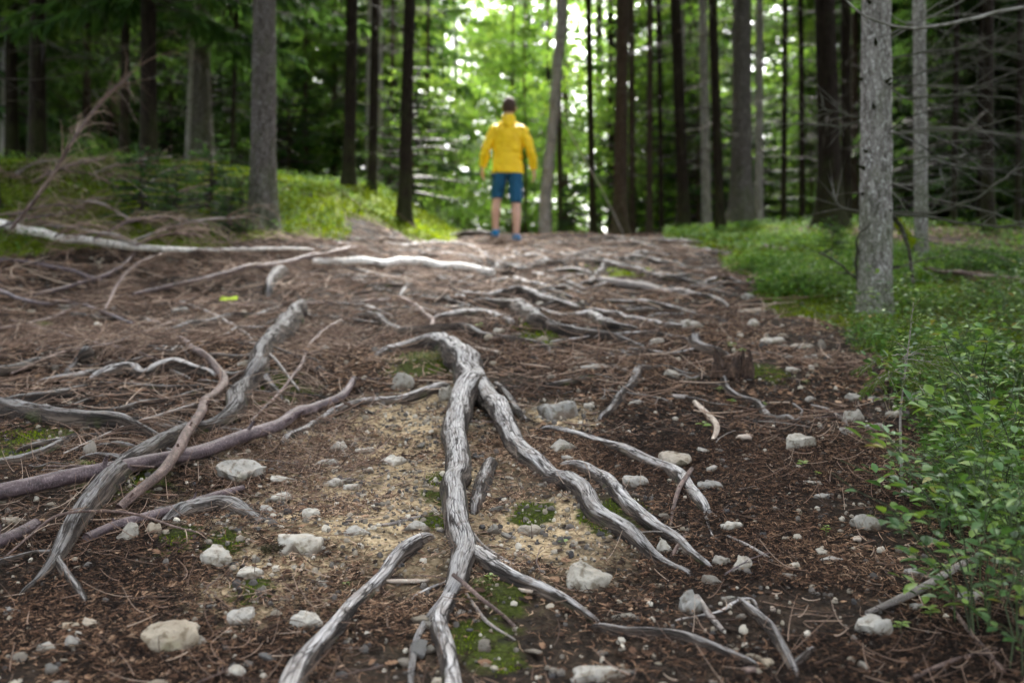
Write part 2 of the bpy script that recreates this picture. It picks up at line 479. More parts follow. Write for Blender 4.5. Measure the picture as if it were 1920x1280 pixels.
MAT = {
    'ground': m_ground(),
    'root': m_root(tone=1.0),
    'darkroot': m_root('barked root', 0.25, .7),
    'greyroot': m_root('dark grey root', 0.16, .50),  # same root wood in a darker grey tone, with more bark left on
    'redstick': m_stick('reddish spruce bark', (0.035, 0.021, 0.018), (0.105, 0.064, 0.052), (0.25, 0.175, 0.145)),
    'purplestick': m_stick('purplish branch bark', (0.028, 0.018, 0.020), (0.085, 0.056, 0.060), (0.20, 0.155, 0.155), 0.5),
    'greystick': m_stick('grey dead wood', (0.10, 0.085, 0.075), (0.22, 0.19, 0.17), (0.38, 0.35, 0.32)),
    'palestick': m_stick('peeled pale wood', (0.25, 0.19, 0.14), (0.42, 0.34, 0.27), (0.58, 0.50, 0.42)),
    'birch': m_birch(),
    'bark_grey': m_trunk('grey spruce bark', (0.055, 0.048, 0.042), (0.19, 0.175, 0.16), (0.36, 0.345, 0.32), 0.85, 0.4),
    'bark_mid': m_trunk('grey brown bark', (0.030, 0.024, 0.021), (0.075, 0.063, 0.057), (0.15, 0.135, 0.125), 0.3, 0.3, 0.7),
    'bark_dark': m_trunk('dark brown bark', (0.006, 0.0045, 0.0035), (0.017, 0.012, 0.009), (0.042, 0.032, 0.024), 0.0, 0.2, 0.7),
    'bark_brown': m_trunk('brown bark', (0.018, 0.012, 0.009), (0.050, 0.034, 0.025), (0.11, 0.080, 0.060), 0.0, 0.2, 0.7),
    'bark_pale': m_trunk('pale bark', (0.12, 0.105, 0.095), (0.26, 0.24, 0.225), (0.42, 0.40, 0.38), 0.4, 0.2, 0.5),
    'rock': m_rock(),
    'litter': m_tint('needle litter', [(0, (0.010, 0.007, 0.006)), (0.3, (0.032, 0.021, 0.015)), (0.55, (0.11, 0.060, 0.037)), (0.8, (0.27, 0.165, 0.10)), (1, (0.50, 0.36, 0.25))], 0.75, spec=0.06),
    'twig': m_tint('dry spruce twigs', [(0, (0.03, 0.021, 0.017)), (0.35, (0.10, 0.065, 0.048)), (0.7, (0.25, 0.165, 0.12)), (1, (0.46, 0.36, 0.28))], 0.7, spec=0.1),
    'pebble': m_tint('gravel', [(0, (0.04, 0.038, 0.038)), (0.4, (0.12, 0.105, 0.09)), (0.75, (0.27, 0.23, 0.17)), (1, (0.50, 0.46, 0.38))], 0.75),
    'leaf': m_tint('bilberry leaf', [(0, (0.025, 0.065, 0.022)), (0.5, (0.085, 0.19, 0.050)), (0.9, (0.22, 0.34, 0.06)), (1, (0.30, 0.17, 0.08))], 0.42, 0.35, spec=0.5),
    'stem': m_tint('green stem', [(0, (0.022, 0.028, 0.012)), (1, (0.06, 0.095, 0.028))], 0.6),
    'moss': m_tint('moss', [(0, (0.025, 0.036, 0.005)), (0.5, (0.10, 0.145, 0.008)), (1, (0.24, 0.32, 0.012))], 0.9, 0.3, spec=.05),
    'cover': m_tint('low green leaves', [(0, (0.02, 0.055, 0.012)), (0.5, (0.08, 0.17, 0.028)), (1, (0.18, 0.29, 0.05))], 0.7, 0.35, spec=.15),
    'needle': m_tint('spruce needles', [(0, (0.020, 0.048, 0.014)), (0.5, (0.050, 0.105, 0.038)), (1, (0.11, 0.18, 0.055))], 0.8, 0.45, objrand=0.25, spec=.06),
    'broad': m_tint('beech leaves', [(0, (0.045, 0.10, 0.016)), (0.5, (0.095, 0.19, 0.045)), (1, (0.20, 0.30, 0.075))], 0.8, 0.5, objrand=0.2, spec=.08),
    'grass': m_tint('grass blades', [(0, (0.06, 0.10, 0.02)), (0.6, (0.15, 0.19, 0.05)), (1, (0.36, 0.30, 0.16))], 0.55, 0.3),
}

# ------------------------------------------------------------------ masks of the ground cover
_bp = np.array([(1135, 432), (1250, 448), (1340, 480), (1410, 540), (1500, 600), (1590, 660), (1640, 760), (1690, 880), (1740, 960), (1820, 1060), (1960, 1230)], float)
_bw = P(_bp[:, 0], _bp[:, 1])
_o = np.argsort(_bw[:, 1])
def xb(y):
    return np.interp(y, _bw[_o, 1], _bw[_o, 0])
def veg_right(x, y):
    far = 1 - .75 * sstep(.9, 2.0, x - xb(y) + .5 * noise(x, y, 2, seed=43)) * sstep(4.5, 7, y)
    return far * sstep(-0.06, 0.16, x - xb(y) + 0.16 * noise(x * 2.3, y * 2.3, 5, seed=40))
def veg_left(x, y):
    return sstep(0.0, 0.35, -x - np.interp(y, [5.5, 8, 9, 10, 11, 13, 20], [6.0, 2.6, 1.6, 1.05, .72, 0.58, 0.55]) + 0.4 * noise(x * 0.9, y * 0.9, 6, seed=41))
_clay = P(*np.array([(770, 790), (700, 860), (760, 900), (640, 880), (690, 960), (560, 930), (1010, 1000), (560, 1070), (820, 760), (470, 1080), (800, 860), (1060, 780), (600, 820)], float).T)
_clr = [0.25, 0.30, 0.28, 0.30, 0.27, 0.26, 0.16, 0.14, 0.16, 0.10, 0.2, 0.12, 0.2]
_mossp = P(*np.array([(828, 900), (825, 980), (815, 930), (930, 1130), (900, 1180), (960, 1110), (780, 690), (820, 690), (1010, 625), (990, 612), (1180, 515), (1150, 960), (420, 1010), (470, 1110), (500, 720), (330, 1010), (1440, 700), (1000, 960), (930, 1230), (60, 830), (250, 900), (520, 740)], float).T)
_mor = [0.05, 0.05, 0.05, 0.08, 0.08, 0.05, 0.14, 0.1, 0.14, 0.1, 0.3, 0.09, 0.06, 0.05, 0.12, 0.06, 0.1, 0.06, 0.06, 0.2, 0.12, 0.15]
def blobs(x, y, c, r):
    f = np.zeros(np.broadcast(x, y).shape)
    for k in range(len(c)):
        f = np.maximum(f, np.exp(-(((x - c[k, 0]) / r[k]) ** 2 + ((y - c[k, 1]) / (r[k] * 1.6)) ** 2)))
    return f * (1 + .5 * noise(x * 9, y * 9, 1, seed=60) + .4 * noise(x * 23, y * 23, 2, seed=62)) if len(c) else f
def clay_f(x, y): return np.clip(blobs(x, y, _clay, _clr) * 1.3, 0, 1)
def moss_f(x, y):
    return np.clip(np.maximum.reduce([blobs(x, y, _mossp, _mor), veg_right(x, y) * 0.85, veg_left(x, y), sstep(15, 17, y) * 0.8]), 0, 1)

# ------------------------------------------------------------------ ground
def grid_axis(segs):
    a = [segs[0][0]]
    for s0, s1, d0, d1 in segs:
        x = s0
        while x < s1 - 1e-6:
            x += d0 + (d1 - d0) * (x - s0) / (s1 - s0)
            a.append(min(x, s1))
    return np.array(a)
ya = grid_axis([(-60, -5, 8, 1.5), (-5, 0.8, 1.5, 0.1), (0.8, 1.5, 0.05, 0.013), (1.5, 3.4, 0.0115, 0.015), (3.4, 7, 0.017, 0.05), (7, 15, 0.05, 0.12), (15, 40, 0.3, 2.5), (40, 400, 4, 40)])
xr = grid_axis([(0, 1.3, 0.0125, 0.0125), (1.3, 2.5, 0.014, 0.035), (2.5, 6, 0.045, 0.25), (6, 30, 0.4, 3), (30, 300, 4, 40)])
xa = np.concatenate([-xr[::-1][:-1], xr])
X, Y = np.meshgrid(xa, ya)
Z = G_fine(X, Y)
mossv = moss_f(X, Y)
Z = Z + 0.03 * mossv * (0.5 + fbm(X * 5, Y * 5, 2, seed=50, oct=3)) * sstep(3, 7, Y)
ni, nj = X.shape
i, j = np.meshgrid(np.arange(ni - 1), np.arange(nj - 1), indexing='ij')
Qg = np.stack([i * nj + j, i * nj + j + 1, (i + 1) * nj + j + 1, (i + 1) * nj + j], -1).reshape(-1, 4)
gm = mesh('ground', np.stack([X, Y, Z], -1), Qg, attrs={'clay': clay_f(X, Y).ravel(), 'moss': mossv.ravel()}, mats=[MAT['ground']])
ground = tag(link('ground', gm), 'sloping forest path of dark soil, needles and pale clay', kind='structure')

# ------------------------------------------------------------------ roots of the trees, laid bare
def trace(pts, lift=0.42, ends='dd', extra=0.0, wscale=1.0):
    a = np.array([tuple(q) + (0.0,) * (4 - len(q)) for q in pts], float)
    g = P(a[:, 0], a[:, 1])
    r = a[:, 2] * wscale * g[:, 1] / F / 2
    ex = np.zeros(len(a)) + extra
    if a.shape[1] > 3: ex = ex + a[:, 3]
    w = P(a[:, 0], a[:, 1], lift * r + ex)
    r = a[:, 2] * wscale * w[:, 1] / F / 2
    if ends[0] == 'd':
        d = w[0] - w[1]; d /= np.linalg.norm(d)
        n0 = w[0] + d * r[0] * 2.5; n0[2] = G(n0[0], n0[1]) - 1.4 * r[0]
        w = np.vstack([n0, w]); r = np.concatenate([[r[0] * 0.7], r])
    if ends[1] == 'd':
        d = w[-1] - w[-2]; d /= np.linalg.norm(d)
        n0 = w[-1] + d * r[-1] * 2.5; n0[2] = G(n0[0], n0[1]) - 1.4 * r[-1]
        w = np.vstack([w, n0]); r = np.concatenate([r, [r[-1] * 0.7]])
    return w, r

def rootmesh(w, r, seed, name='root', mat='root', rough=1.0):
    d = float(np.mean(w[:, 1]))
    step = max(0.007, d * 0.0032)
    p, q = spline(w, step, r)
    n = 30 if d < 3.6 else (18 if d < 6 else 12)
    K = len(p)
    s = np.arange(K) * step
    # the centre line wanders a little
    env = np.minimum(1, np.minimum(np.arange(K), np.arange(K)[::-1]) / 6.0)
    p = p + (env * q)[:, None] * np.stack([0.28 * noise(s * 7, seed, 0), 0.28 * noise(s * 7, seed, 5), 0.30 * noise(s * 7, seed, 9)], 1)
    th = np.arange(n) / n * 2 * math.pi
    c, sn = np.cos(th)[None], np.sin(th)[None]
    S = s[:, None]
    R = q[:, None] * (1 + rough * (0.11 * noise(c * 1.2 + seed, sn * 1.2, S * 7, seed=1) + 0.10 * noise(c * 2.4, sn * 2.4 + seed, S * 4, seed=2)
        + 0.07 * noise(c * 5.5, sn * 5.5 + seed, S * 4.5, seed=3) + 0.035 * noise(c * 9, sn * 9 + seed, S * 14, seed=4)
        + 0.14 * np.clip(noise(seed + 0 * c, 3, S * 16, seed=5) - 0.45, 0, 1) * 2))
    R = R * (1 + 0.12 * np.abs(c) ** 1.5 * (sn < 0.2) + 0.35 * np.clip(-sn, 0, 1))
    V, Qd, T, rc, top = tubes(p, R[None], n)
    b = MB(); b.add(V, Qd, T, rc=rc + np.array([0, 0, seed * 1.7]), top=top)
    return b.mesh(name, MAT[mat])

_seed = [10]
LIFT = None
def root(label, branches, mat='root', group=None, rough=1.0, name='tree_root', cat='root'):
    """branches: [(pts, options)], the first is the main one"""
    ws = [trace(b[0], **{**({'lift': LIFT, 'wscale': 1.08} if LIFT else {}), **(b[1] if len(b) > 1 else {})}) for b in branches]
    if len(ws) == 1:
        _seed[0] += 1
        o = link(name, rootmesh(*ws[0], _seed[0], name, mat, rough))
        return tag(o, label, cat, group)
    base = ws[0][0].mean(0)
    e = empty(name, base)
    tag(e, label, cat, group)
    for i, (w, r) in enumerate(ws):
        _seed[0] += 1
        nm = 'root_stem' if i == 0 else 'root_branch'
        link(nm, rootmesh(w - base + np.array([0, base[1], 0]), r, _seed[0], nm, mat, rough), e, loc=(0, -base[1], 0))
    return e

root('large silver forked root in the middle of the path, splitting into legs', [
    ([(712, 664, 14), (745, 655, 24), (790, 645, 30, .01), (825, 641, 36, .02), (852, 656, 44, .03), (874, 684, 50, .035), (886, 716, 52, .035), (868, 750, 42, .03), (856, 800, 40, .02), (857, 850, 42, .015), (856, 900, 43, .01), (857, 950, 44, .005), (862, 1000, 44), (867, 1040, 42), (858, 1082, 38), (835, 1122, 27), (806, 1156, 19), (783, 1192, 14), (774, 1235, 14), (768, 1300, 15)],),
    ([(884, 700, 34, .02), (905, 728, 42, .03), (930, 757, 40, .02), (950, 800, 37, .01), (966, 837, 35), (992, 860, 36), (1037, 888, 35), (1080, 915, 36), (1107, 948, 35), (1139, 973, 34), (1180, 1003, 30), (1225, 1040, 26), (1262, 1064, 20), (1290, 1076, 16)], dict(ends='jd')),
    ([(868, 1005, 30), (888, 1030, 30), (912, 1049, 32), (945, 1072, 34), (980, 1091, 30), (1022, 1108, 27), (1064, 1129, 22), (1097, 1150, 17), (1116, 1164, 13)], dict(ends='jd')),
    ([(846, 1120, 24), (824, 1160, 30), (826, 1190, 32), (838, 1225, 32), (848, 1300, 36)], dict(ends='jd')),
    ([(850, 1086, 12), (842, 1090, 10), (815, 1100, 9), (779, 1117, 6)], dict(ends='jd')),
    ([(880, 1020, 12), (905, 1032, 9), (935, 1050, 7), (966, 1060, 5)], dict(ends='jd')),
])
root('silver root with curling bark running off the lower edge, left of the forked root', [
    ([(803, 1006, 20), (775, 1022, 27), (745, 1047, 27), (720, 1078, 26), (694, 1104, 27), (668, 1132, 29), (640, 1165, 31), (612, 1195, 34), (583, 1228, 37), (555, 1270, 42), (540, 1310, 46)],)])
root('thick root lying just right of the forked root, parallel to its long right leg', [
    ([(1063, 872, 16), (1092, 876, 24), (1127, 897, 27), (1161, 927, 27), (1195, 957, 26), (1229, 987, 24), (1270, 1012, 21), (1300, 1040, 17), (1330, 1062, 12)],)])
root('outermost of the three long roots right of the fork, ending in two thin rootlets', [
    ([(1025, 804, 12), (1063, 810, 17), (1110, 823, 20), (1165, 841, 21), (1210, 864, 22), (1255, 882, 23), (1280, 904, 26), (1303, 932, 26), (1322, 955, 20)],),
    ([(1312, 940, 10), (1330, 957, 7), (1351, 976, 4)], dict(ends='jd')),
    ([(1318, 945, 10), (1328, 985, 6), (1344, 1021, 4)], dict(ends='jd')),
])
root('smooth root bordering the pale clay, arching from the left up to the forked root', [
    ([(832, 724, 16), (795, 737, 20), (758, 746, 22), (717, 753, 22), (680, 758, 22), (640, 768, 22), (605, 786, 20), (568, 806, 17), (537, 823, 14)],)])
root('short dark barked root stub behind the vertical leg of the forked root', [
    ([(920, 868, 24), (910, 897, 28), (899, 924, 26), (890, 952, 18)],)], mat='darkroot')
root('brown knotty root crossing the lower right soil in front of the square stone', [
    ([(1120, 1176, 16), (1172, 1187, 24), (1225, 1190, 26), (1277, 1196, 27), (1322, 1210, 25), (1366, 1226, 22), (1410, 1243, 14)],)], mat='darkroot')
root('split root piece leaning beside the lower right litter with a side fork', [
    ([(1385, 1124, 10), (1415, 1149, 18), (1445, 1177, 20), (1467, 1212, 18), (1488, 1250, 16)],),
    ([(1486, 1246, 14), (1505, 1232, 14), (1524, 1216, 10)], dict(ends='jd'))], mat='darkroot')
root('thin curved pale root over the soil near the lower right, just above the split root', [
    ([(1276, 1162, 8), (1347, 1150, 9), (1374, 1134, 10), (1392, 1125, 9), (1412, 1126, 7), (1420, 1140, 5)],)])
LIFT = .75
# left side
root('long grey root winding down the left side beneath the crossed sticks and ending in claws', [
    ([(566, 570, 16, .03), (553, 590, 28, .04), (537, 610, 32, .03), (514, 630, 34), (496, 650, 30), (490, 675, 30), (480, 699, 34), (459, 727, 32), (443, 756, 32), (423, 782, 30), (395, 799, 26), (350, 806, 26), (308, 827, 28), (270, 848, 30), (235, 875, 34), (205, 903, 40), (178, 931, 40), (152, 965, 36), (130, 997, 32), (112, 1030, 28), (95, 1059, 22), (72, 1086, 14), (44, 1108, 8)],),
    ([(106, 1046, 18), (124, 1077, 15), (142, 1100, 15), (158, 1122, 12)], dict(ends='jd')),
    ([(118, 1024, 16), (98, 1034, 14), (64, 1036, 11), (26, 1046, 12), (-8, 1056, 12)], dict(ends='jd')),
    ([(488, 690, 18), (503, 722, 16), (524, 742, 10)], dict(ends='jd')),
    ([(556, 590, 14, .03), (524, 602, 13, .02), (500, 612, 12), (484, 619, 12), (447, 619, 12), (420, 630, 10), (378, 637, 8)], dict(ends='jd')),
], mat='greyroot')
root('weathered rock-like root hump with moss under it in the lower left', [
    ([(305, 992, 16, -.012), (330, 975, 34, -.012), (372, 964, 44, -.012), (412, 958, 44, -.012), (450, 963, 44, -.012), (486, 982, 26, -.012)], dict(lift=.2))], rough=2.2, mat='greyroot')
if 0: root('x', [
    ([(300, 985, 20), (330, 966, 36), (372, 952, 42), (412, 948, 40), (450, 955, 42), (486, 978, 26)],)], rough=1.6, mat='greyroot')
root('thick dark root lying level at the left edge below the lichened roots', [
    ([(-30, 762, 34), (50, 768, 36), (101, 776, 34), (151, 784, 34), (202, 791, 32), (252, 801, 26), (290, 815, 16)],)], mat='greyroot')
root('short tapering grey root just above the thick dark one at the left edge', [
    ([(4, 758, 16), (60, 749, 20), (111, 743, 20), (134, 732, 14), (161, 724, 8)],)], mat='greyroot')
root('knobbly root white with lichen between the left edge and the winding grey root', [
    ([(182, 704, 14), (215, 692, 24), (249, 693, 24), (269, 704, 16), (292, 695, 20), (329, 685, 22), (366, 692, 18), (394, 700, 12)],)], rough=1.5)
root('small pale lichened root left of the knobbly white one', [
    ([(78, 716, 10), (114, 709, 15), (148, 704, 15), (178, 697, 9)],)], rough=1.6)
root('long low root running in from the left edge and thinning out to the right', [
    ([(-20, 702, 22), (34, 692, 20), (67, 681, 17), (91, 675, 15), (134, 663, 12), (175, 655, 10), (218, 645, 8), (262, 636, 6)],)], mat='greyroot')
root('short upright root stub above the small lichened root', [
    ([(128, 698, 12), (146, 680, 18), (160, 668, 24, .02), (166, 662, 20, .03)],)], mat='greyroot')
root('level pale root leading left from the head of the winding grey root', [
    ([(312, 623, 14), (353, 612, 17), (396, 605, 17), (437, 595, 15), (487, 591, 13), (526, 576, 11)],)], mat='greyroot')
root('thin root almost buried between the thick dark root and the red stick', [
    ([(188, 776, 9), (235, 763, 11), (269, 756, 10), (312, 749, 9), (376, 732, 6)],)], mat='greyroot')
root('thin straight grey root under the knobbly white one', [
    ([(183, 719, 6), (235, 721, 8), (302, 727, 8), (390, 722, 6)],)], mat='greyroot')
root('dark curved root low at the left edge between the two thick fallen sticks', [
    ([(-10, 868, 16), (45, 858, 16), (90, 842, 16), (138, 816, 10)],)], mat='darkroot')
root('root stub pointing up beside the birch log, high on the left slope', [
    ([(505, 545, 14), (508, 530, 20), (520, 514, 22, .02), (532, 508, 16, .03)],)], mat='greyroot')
LIFT = None
# middle of the slope
MIDS = [
 ('wavy root looping right from the brown stick, above the bend of the forked root', [(672, 594, 10), (707, 594, 14), (727, 610, 14), (751, 622, 15), (791, 622, 15), (828, 618, 15), (868, 617, 15), (909, 628, 13), (959, 635, 11), (1003, 642, 9), (1026, 650, 7), (1031, 662, 5)]),
 ('short pale root under the thin brown stick left of the wavy root', [(636, 574, 9), (674, 575, 11), (707, 583, 9), (732, 593, 6)]),
 ('arched root standing clear of the litter in the middle of the slope', [(818, 598, 10), (855, 591, 15), (895, 590, 16), (926, 594, 14), (956, 603, 10)]),
 ('thick root with a dark knot curving down across the middle slope', [(900, 565, 12), (942, 571, 16), (976, 580, 24), (1003, 595, 22), (1030, 611, 19), (1063, 621, 18), (1110, 626, 16), (1150, 630, 14), (1177, 642, 12), (1204, 652, 8)]),
 ('humped pale root just uphill of the knotted one', [(862, 551, 8), (909, 555, 10), (949, 548, 15), (979, 548, 18), (1009, 558, 16), (1043, 567, 12), (1083, 577, 8)]),
 ('root running right from the knot and wriggling down to the stones', [(1003, 581, 8), (1043, 591, 11), (1077, 595, 14), (1110, 591, 15), (1137, 608, 15), (1165, 614, 13), (1190, 617, 8)]),
 ('slender pale root uphill of the wriggling one on the right slope', [(1110, 582, 9), (1164, 594, 12), (1211, 604, 12), (1261, 612, 10), (1290, 613, 7)]),
 ('short root lying beside the end of the birch log in mid slope', [(925, 528, 7), (959, 524, 11), (993, 533, 11), (1033, 541, 8)]),
 ('thin root over the right slope below the sawn log', [(1137, 565, 6), (1184, 568, 8), (1228, 568, 9), (1275, 580, 7), (1310, 586, 5)]),
 ('long root high on the slope that dips towards the right bank', [(1006, 491, 7), (1043, 493, 9), (1083, 487, 9), (1127, 490, 10), (1164, 503, 11), (1204, 511, 11), (1245, 520, 10), (1300, 531, 8), (1350, 545, 6)]),
 ('root hooking down from the long high root to the sawn log', [(1130, 496, 7), (1132, 504, 9), (1120, 514, 9), (1108, 528, 8)]),
 ('short low root under the long high root', [(1026, 511, 6), (1070, 507, 8), (1104, 512, 6)]),
 ('grey root near the top of the path on the right', [(1154, 477, 6), (1211, 484, 8), (1238, 493, 10), (1270, 495, 7)]),
 ('wide bowed root across the top of the path left of the man', [(700, 450, 6), (741, 460, 9), (781, 460, 9), (828, 457, 9), (875, 461, 9), (909, 480, 10), (933, 498, 8)]),
 ('second bowed root across the path just below the first', [(788, 477, 6), (841, 480, 9), (902, 484, 9), (938, 492, 6)]),
 ('root crossing the path straight below the man', [(934, 500, 7), (950, 486, 9), (993, 481, 8), (1043, 481, 8), (1110, 472, 8), (1155, 466, 5)]),
 ('thin crest root beside the green patch at the feet of the man', [(828, 450, 5), (850, 442, 7), (875, 436, 7), (918, 437, 5)]),
 ('short root above the humped pale one in mid slope', [(862, 531, 6), (889, 519, 8), (919, 521, 7)]),
 ('thin root trailing right from the end of the knotted root', [(1036, 642, 6), (1093, 635, 8), (1154, 628, 8), (1221, 625, 9), (1285, 636, 6)]),
 ('small root stub by the brown stick below the birch log', [(751, 556, 8), (766, 536, 9), (780, 533, 7)]),
 ('twisting silver root standing out of the dark hollow right of the fork', [(1214, 690, 10), (1195, 694, 13), (1188, 717, 12), (1166, 738, 13), (1151, 762, 12), (1128, 781, 9)]),
 ('split brown root piece on the soil uphill of the big flat stone', [(1009, 730, 7), (1057, 719, 10), (1100, 709, 7)]),
 ('dark crumbling root just right of the neck of the forked root', [(932, 722, 10), (960, 757, 12), (983, 785, 9)]),
 ('pair-like lower root under the sawn log on the right slope', [(1280, 555, 6), (1330, 557, 9), (1360, 570, 6)]),
 ('arched pale root by the right end of the sawn log', [(1325, 529, 6), (1352, 521, 9), (1383, 528, 6)]),
 ('dark root knob poking up at the upper edge of the dark soil', [(1303, 634, 16, .02), (1307, 648, 17), (1330, 657, 15), (1358, 663, 9)]),
 ('curly root snaking through the dark soil below the rotten stump', [(1356, 700, 9), (1364, 726, 10), (1384, 743, 9), (1421, 756, 10), (1438, 780, 11), (1455, 786, 10), (1475, 783, 10), (1492, 790, 8), (1505, 773, 6), (1488, 758, 5)]),
 ('broad flat root across the path right of the man, half under moss', [(1105, 450, 5), (1150, 446, 6), (1200, 456, 6), (1240, 470, 5)]),
 ('thin root above the birch log near the upper left', [(735, 470, 5), (770, 472, 7), (812, 470, 5)]),
 ('short root in the litter right of the birch log end', [(1004, 512, 5), (1030, 520, 7), (1062, 527, 6), (1090, 540, 5)]),
 ('weathered root splinter beside the pale stones on the right slope', [(1180, 655, 6), (1215, 661, 9), (1262, 664, 9), (1300, 656, 6)]),
]
for lb, pts in MIDS:
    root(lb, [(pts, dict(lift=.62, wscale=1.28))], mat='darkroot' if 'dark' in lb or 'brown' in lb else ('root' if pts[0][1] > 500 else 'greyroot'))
# finer roots that nothing tells apart: they cross the slope like the others
rr = rng(77)
for k in range(105):
    px0 = rr.uniform(520, 1330); py0 = rr.uniform(446, 600) if k < 85 else rr.uniform(600, 740)
    if 600 < px0 < 960 and py0 > 640: px0 += 380
    n_ = rr.integers(3, 6); L = rr.uniform(45, 150); w0 = rr.uniform(6, 13) * (1 if py0 < 600 else .7)
    sl = rr.uniform(-0.08, 0.30)
    pts = [(px0 + L * q / n_, py0 + L * q / n_ * sl + rr.normal(0, 2.2), w0 * (0.6 + 0.4 * math.sin(math.pi * q / n_))) for q in range(n_ + 1)]
    root('thin weathered root half buried in the needle litter of the slope', [(pts, dict(lift=.6))], mat=('greyroot' if k % 4 else 'darkroot'), group='fine roots crossing the slope')

rr = rng(78)
for k in range(30):
    px0 = rr.uniform(-30, 520); py0 = rr.uniform(560, 880)
    if px0 > 330 and py0 > 800: px0 -= 300
    n_ = rr.integers(3, 6); L = rr.uniform(60, 190); w0 = rr.uniform(8, 17) * (.7 + .4 * (py0 - 560) / 300)
    sl = rr.uniform(-0.22, 0.28)
    pts = [(px0 + L * q / n_, py0 + L * q / n_ * sl + rr.normal(0, 4), w0 * (0.55 + 0.45 * math.sin(math.pi * q / n_))) for q in range(n_ + 1)]
    root('grey bark-stained root half buried in the twigs of the left slope', [(pts, dict(lift=.35))], mat='greyroot' if k % 3 else 'darkroot', group='half buried roots on the left slope')

# ------------------------------------------------------------------ fallen sticks, logs and boughs
def stickmesh(w, r, seed, name, mat, n=14, bumps=0.06, cut=True):
    step = max(0.01, float(np.mean(w[:, 1])) * 0.004)
    p, q = spline(w, step, r)
    s = np.arange(len(p)) * step
    p = p + q[:, None] * (0.5 if name != 'trunk' else .1) * np.stack([noise(s * 5, seed), noise(s * 5, seed, 4), noise(s * 5, seed, 8)], 1)
    th = np.arange(n) / n * 2 * math.pi
    R = q[:, None] * (1 + bumps * noise(np.cos(th)[None] * 2, np.sin(th)[None] * 2, s[:, None] * 20 + seed, seed=3) + bumps * 2.2 * np.clip(noise(seed, 2, s[:, None] * 16) - 0.5, 0, 1))
    V, Qd, T, rc, top = tubes(p, R[None], n)
    return MB().add(V, Qd, T, rc=rc + np.array([0, 0, seed * 1.3]), top=top), p, q

def stick(label, pts, mat='redstick', e=0.0, name='fallen_stick', cat='stick', twigs=0, tl=0.2, tseed=0, ends='cc', group=None, tmat='twig', arch=0.5, down=0.3, tw=0.0016, side=0):
    w, r = trace(pts, lift=1.0, ends=ends, extra=e)
    _seed[0] += 1
    base = w.mean(0)
    mb, p, q = stickmesh(w, r, _seed[0], name, mat)
    if not twigs:
        # knots and stubs where twigs broke off
        rs = rng(_seed[0]); nk = max(2, int(len(p) / 26))
        for _ in range(nk):
            i = rs.integers(1, len(p) - 1); a = rs.uniform(0, math.pi)
            d = np.array([math.cos(a), rs.uniform(-.3, .3), abs(math.sin(a))]); L = q[i] * rs.uniform(1.3, 2.6)
            V, Qd, T, rc, top = tubes(np.array([p[i], p[i] + d * L * .6, p[i] + d * L]), np.array([q[i] * .4, q[i] * .3, q[i] * .2]), 6)
            mb.add(V, Qd, T, rc=rc, top=top)
        mb.V = [v - base for v in mb.V]
        o = mb.build(name, MAT[mat])
        o.location = base
        return tag(o, label, cat, group)
    o = empty(name, base)
    mb.V = [v - base for v in mb.V]
    mb.build('stem', MAT[mat], o)
    rs = rng(_seed[0] + tseed)
    b = twigset(p, rs, twigs, tl, arch, down, tw, side)
    b.V = [v - base for v in b.V]
    tw_o = b.build('twigs', MAT[tmat], o)
    tw_o['kind'] = 'stuff'
    return tag(o, label, cat, group)

def twigset(p, rs, n, tl, arch, down, tw, side=0, K=8, sub=2):
    """side twigs of a bough: curved, thin, with a few finer ones"""
    b = MB()
    i = rs.integers(int(len(p) * 0.08), len(p) - 1, n)
    t = p[np.minimum(i + 1, len(p) - 1)] - p[i - 1]; t /= np.linalg.norm(t, axis=1, keepdims=True) + 1e-9
    up = np.array([0, 0, 1.0])
    s = np.cross(t, up); s /= np.linalg.norm(s, axis=1, keepdims=True) + 1e-9
    sg = rs.choice([-1, 1], n) if not side else np.where(rs.random(n) < 0.85, side, -side)
    d = t * rs.uniform(0.3, 1.1, (n, 1)) + s * (sg * rs.uniform(0.4, 1.0, n))[:, None] + up * rs.uniform(-.1, arch, (n, 1))
    d /= np.linalg.norm(d, axis=1, keepdims=True)
    L = tl * rs.uniform(0.35, 1.15, n)
    k = np.linspace(0, 1, K)
    bend = rs.normal(0, .12, (n, 3))
    Pt = p[i][:, None] + d[:, None] * (L[:, None] * k)[..., None] + (bend[:, None] - up * down) * (L[:, None] * k ** 2)[..., None]
    R = tw * rs.uniform(.7, 1.5, (n, 1)) * (1 - 0.7 * k)[None]
    g = G(Pt[..., 0], Pt[..., 1]) + 0.004
    Pt[..., 2] = np.maximum(Pt[..., 2], g + 0.003 * rs.random((n, 1)))
    V, Qd, T, rc, top = tubes(Pt, R, 4, cap=False)
    b.add(V, Qd, T, rc=rc, tint=np.repeat(rs.uniform(0.05, 0.95, n), K * 4))
    if sub:
        m = n * sub
        ii = rs.integers(0, n, m); kk = rs.integers(2, K - 2, m)
        st = Pt[ii, kk]; dd = Pt[ii, kk + 1] - Pt[ii, kk]; dd /= np.linalg.norm(dd, axis=1, keepdims=True) + 1e-9
        dd = dd + rs.normal(0, .55, (m, 3)); dd /= np.linalg.norm(dd, axis=1, keepdims=True)
        L2 = tl * rs.uniform(.1, .4, m); k2 = np.linspace(0, 1, 5)
        P2 = st[:, None] + dd[:, None] * (L2[:, None] * k2)[..., None] - up * (down * L2[:, None] * k2 ** 2)[..., None]
        P2[..., 2] = np.maximum(P2[..., 2], G(P2[..., 0], P2[..., 1]) + 0.004)
        V, Qd, T, rc, top = tubes(P2, tw * 0.6 * rs.uniform(.7, 1.3, (m, 1)) * (1 - .6 * k2)[None], 3, cap=False)
        b.add(V, Qd, T, rc=rc, tint=np.repeat(rs.uniform(0.1, 1, m), 15))
    return b

